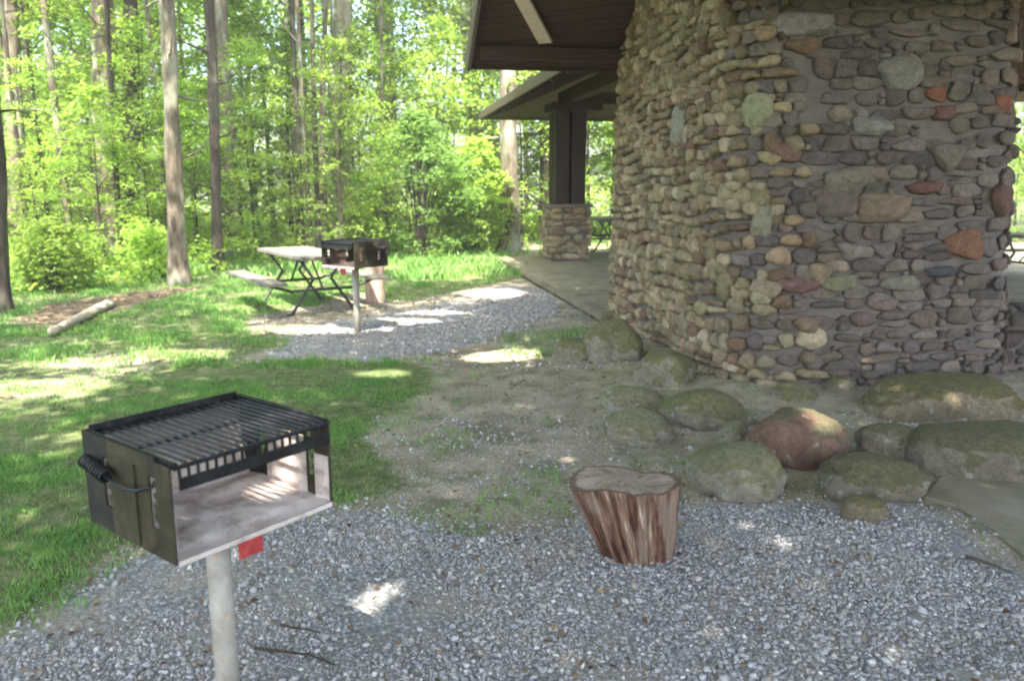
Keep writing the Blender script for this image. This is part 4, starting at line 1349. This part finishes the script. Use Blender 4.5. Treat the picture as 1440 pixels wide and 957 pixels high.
# undergrowth: continuous low leaf cover in the wood
def f_under(X, Y):
    px, py = to_px(X, Y)
    edge = np.interp(px, [-400, 0, 140, 250, 330, 480, 700, 760, 900], [10.6, 11.6, 12.6, 13.6, 15.8, 18.5, 20.5, 22, 24])
    return (Y > edge + .8 * (fbm(X, Y, seed=70) - .5)) * (.4 + .6 * (fbm(X * .8, Y * .8, seed=71) > .45))
X, Y, k = pick(6200, -24, 16, 10, 40, f_under, 72)
ok = k & ~np.array([in_pav(a, b_) for a, b_ in zip(X, Y)])
X, Y = X[ok], Y[ok]
hh = (.1 + .65 * fbm(X * .6, Y * .6, seed=73)) * rng.uniform(.2, 1.1, len(X))
P = sprays(np.stack([X, Y, hh], 1), rng.uniform(.2, .42, len(X)), .05, 26, rng)
P[:, 2] = np.maximum(P[:, 2], .02)
lv = np.clip(fbm(P[:, 0] * .9, P[:, 1] * .9, seed=74) * 1.2 - .1 + rng.normal(0, .2, len(P)), 0, 1)
v_, f_, lv_ = leaf_arrays(P, .11, rng, val=lv)
me = np_mesh('undergrowth', v_, f_, {'lv': lv_}); me.materials.append(M_LEAF)
tag(link('undergrowth', me), 'dense low green undergrowth covering the forest floor', 'undergrowth', kind='stuff')

# far wood behind everything
n = 5200
az = rng.uniform(R(-62), R(62), n); dist = rng.uniform(42, 62, n)
z = 20 * rng.uniform(0, 1, n) ** 1.1
C = np.stack([np.sin(az) * dist, np.cos(az) * dist, z], 1)
C = C[fbm(C[:, 0] * .22, C[:, 1] * .22, C[:, 2] * .22, seed=90) > .585]
P = sprays(C, rng.uniform(.7, 1.5, len(C)), .2, 22, rng)
P[:, 2] = np.maximum(P[:, 2], .1)
v_, f_, lv_ = leaf_arrays(P, .36, rng)
me = np_mesh('far_forest', v_, f_, {'lv': lv_}); me.materials.append(M_LEAF)
tag(link('far_forest', me), 'bright far-off wood seen through the nearer trees', 'forest', kind='stuff')

# ------------------------------------------------------------------ shade trees round the clearing (behind and beside the camera)
SH_TREES = [(-7.5, -3.0, .24), (-1.5, -8.5, .28), (4.5, -5.5, .24), (-10.5, 4.5, .22), (7.5, .5, .22)]
SPOTS = []        # where the photo shows sun reaching something: (point, radius x, radius y)
def spot(x, y, rx, ry, z=0.0):
    p = ground_at(x, y, z); SPOTS.append((p.x - CX * z, p.y - CY * z, rx, ry))
spot(715, 500, .34, .26); spot(690, 503, .30, .22); spot(770, 478, .22, .22); [spot(536 - 80 * q, 832 + 56 * q, .085, .075) for q in (0, .22, .45, .7, 1)]; spot(50, 545, .5, .22)
spot(560, 452, .5, .25); spot(690, 412, .45, .5); spot(620, 440, .35, .2); spot(440, 462, .8, .28); spot(360, 430, .6, .5); spot(250, 497, .5, .25); spot(620, 385, .8, 1.0); spot(390, 415, .6, .5)
spot(1150, 600, .13, .17, .2); spot(120, 510, .5, .2); spot(540, 525, .3, .15)
spot(420, 352, .9, .9, .76)
for (x, y, Yd, rx, ry) in ((872, 395, 9.75, .16, .16), (850, 440, 9.7, .12, .14)):
    p = at_depth(x, y, Yd); SPOTS.append((p.x - CX * p.z, p.y - CY * p.z, rx, ry))
rg = np.random.default_rng(44)
n = 17000
C = np.stack([rg.uniform(-14, 8.5, n), rg.uniform(-10, 11, n), rg.uniform(6.2, 11.0, n)], 1)
gxp, gyp = C[:, 0] - CX * C[:, 2], C[:, 1] - CY * C[:, 2]
dens = np.interp(gyp, [-6, -2, 8.5, 10.5, 13, 16], [.4, 1, 1, .7, .42, .0]) * np.interp(gxp, [-10, -7, -3.5, -1.2], [.2, .22, .25, 1])
dens = np.where((gxp > .1) & (gyp > 9), .95, dens)
C = C[(dens > rg.uniform(0, 1, n)) & (fbm(gxp * .9, gyp * .9, seed=95) > np.interp(gyp, [8, 10], [.12, .36]))]
P = sprays(C, rg.uniform(.4, .8, len(C)), .1, 20, rg)
v_, f_, lv_ = leaf_arrays(P, .19, rg)
gxp, gyp = P[:, 0] - CX * P[:, 2], P[:, 1] - CY * P[:, 2]
keep = np.ones(len(P), bool)
for (sx, sy, rx, ry) in SPOTS:
    wob = 1.35 + 1.3 * (fbm(gxp * 5, gyp * 5, seed=96) - .5)
    keep &= ~((((gxp - sx) / rx) ** 2 + ((gyp - sy) / ry) ** 2) < wob)
TP = np.array([(a, b_) for a, b_, _ in SH_TREES])
own = ((P[:, None, :2] - TP[None]) ** 2).sum(2).argmin(1)
for i, (tx, ty, r0) in enumerate(SH_TREES):
    t_ = empty('tree', (tx, ty, 0)); tag(t_, ['broad shade tree behind the viewer on the left', 'tall shade tree straight behind the viewer', 'shade tree behind the viewer on the right', 'shade tree at the left side of the clearing', 'shade tree right of the chimney'][i], 'tree')
    m_ = keep & (own == i)
    idx = np.where(m_)[0]
    V = v_.reshape(-1, 4, 3)[idx].reshape(-1, 3) - np.array([tx, ty, 0])
    me = np_mesh('crown', V, np.arange(len(V)).reshape(-1, 4), {'lv': lv_.reshape(-1, 4)[idx].ravel()}); me.materials.append(M_LEAF_HI)
    link('crown', me, None, t_)
    cc = C[((C[:, None, :2] - TP[None]) ** 2).sum(2).argmin(1) == i] - np.array([tx, ty, 0])
    b = trunk_bm(11, r0, (0, 0), 90 + i, limbs=(cc, 30, .05)); bm_obj('trunk', b, M_BARK, t_, smooth=True)

# ------------------------------------------------------------------ light
w = bpy.data.worlds.new('World'); scene.world = w; w.use_nodes = True
nt = w.node_tree; nt.nodes.clear()
sky = nt.nodes.new('ShaderNodeTexSky'); sky.sky_type = 'NISHITA'; sky.sun_disc = False
sky.sun_elevation = SUN_EL; sky.sun_rotation = math.atan2(SUN.x, SUN.y) % (2 * math.pi)
sky.air_density = 1.0; sky.dust_density = 4.0; sky.ozone_density = 1.0
bg = nt.nodes.new('ShaderNodeBackground'); bg.inputs[1].default_value = .15
ow = nt.nodes.new('ShaderNodeOutputWorld')
nt.links.new(sky.outputs[0], bg.inputs[0]); nt.links.new(bg.outputs[0], ow.inputs[0])
sd = bpy.data.lights.new('sun', 'SUN'); sd.energy = 3.4; sd.angle = R(.53); sd.color = (1, .93, .80)
so = bpy.data.objects.new('sun', sd); COL.objects.link(so)
so.rotation_euler = (-SUN).to_track_quat('-Z', 'Y').to_euler(); so.location = (-5, -15, 20)

HAZE = 0.0024
if HAZE:
    b = bmesh.new(); add_box(b, (-70, -20, -1.2), (70, 75, 26))
    t = NT('pale_air'); vo = t.n('ShaderNodeVolumePrincipled', {'Density': HAZE, 'Anisotropy': 0.0}); vo.inputs['Color'].default_value = (.93, .97, .90, 1)
    t.t.links.new(vo.outputs[0], t.out.inputs[1])
    tag(bm_obj('haze', b, t.m), kind='stuff')

# ------------------------------------------------------------------ camera and render settings
cd = bpy.data.cameras.new('camera'); cam = bpy.data.objects.new('camera', cd); COL.objects.link(cam)
cd.sensor_width = 36; cd.lens = 28.0; cd.clip_end = 2000; cd.clip_start = .05
cam.location = (0, 0, CAM_H); cam.rotation_euler = (math.pi / 2 - PITCH, 0, 0)
cd.dof.use_dof = True; cd.dof.focus_distance = 4.2; cd.dof.aperture_fstop = 2.8
scene.camera = cam
scene.view_settings.view_transform = 'Standard'; scene.view_settings.look = 'None'
scene.view_settings.gamma = 1; scene.view_settings.exposure = 2.75
scene.view_settings.use_curve_mapping = False
scene.render.engine = 'CYCLES'
cy = scene.cycles
cy.use_denoising = True
cy.max_bounces = 6; cy.diffuse_bounces = 4; cy.glossy_bounces = 2; cy.transmission_bounces = 3; cy.transparent_max_bounces = 4
cy.caustics_reflective = False; cy.caustics_refractive = False
cy.sample_clamp_indirect = 6
cy.filter_width = 2.0
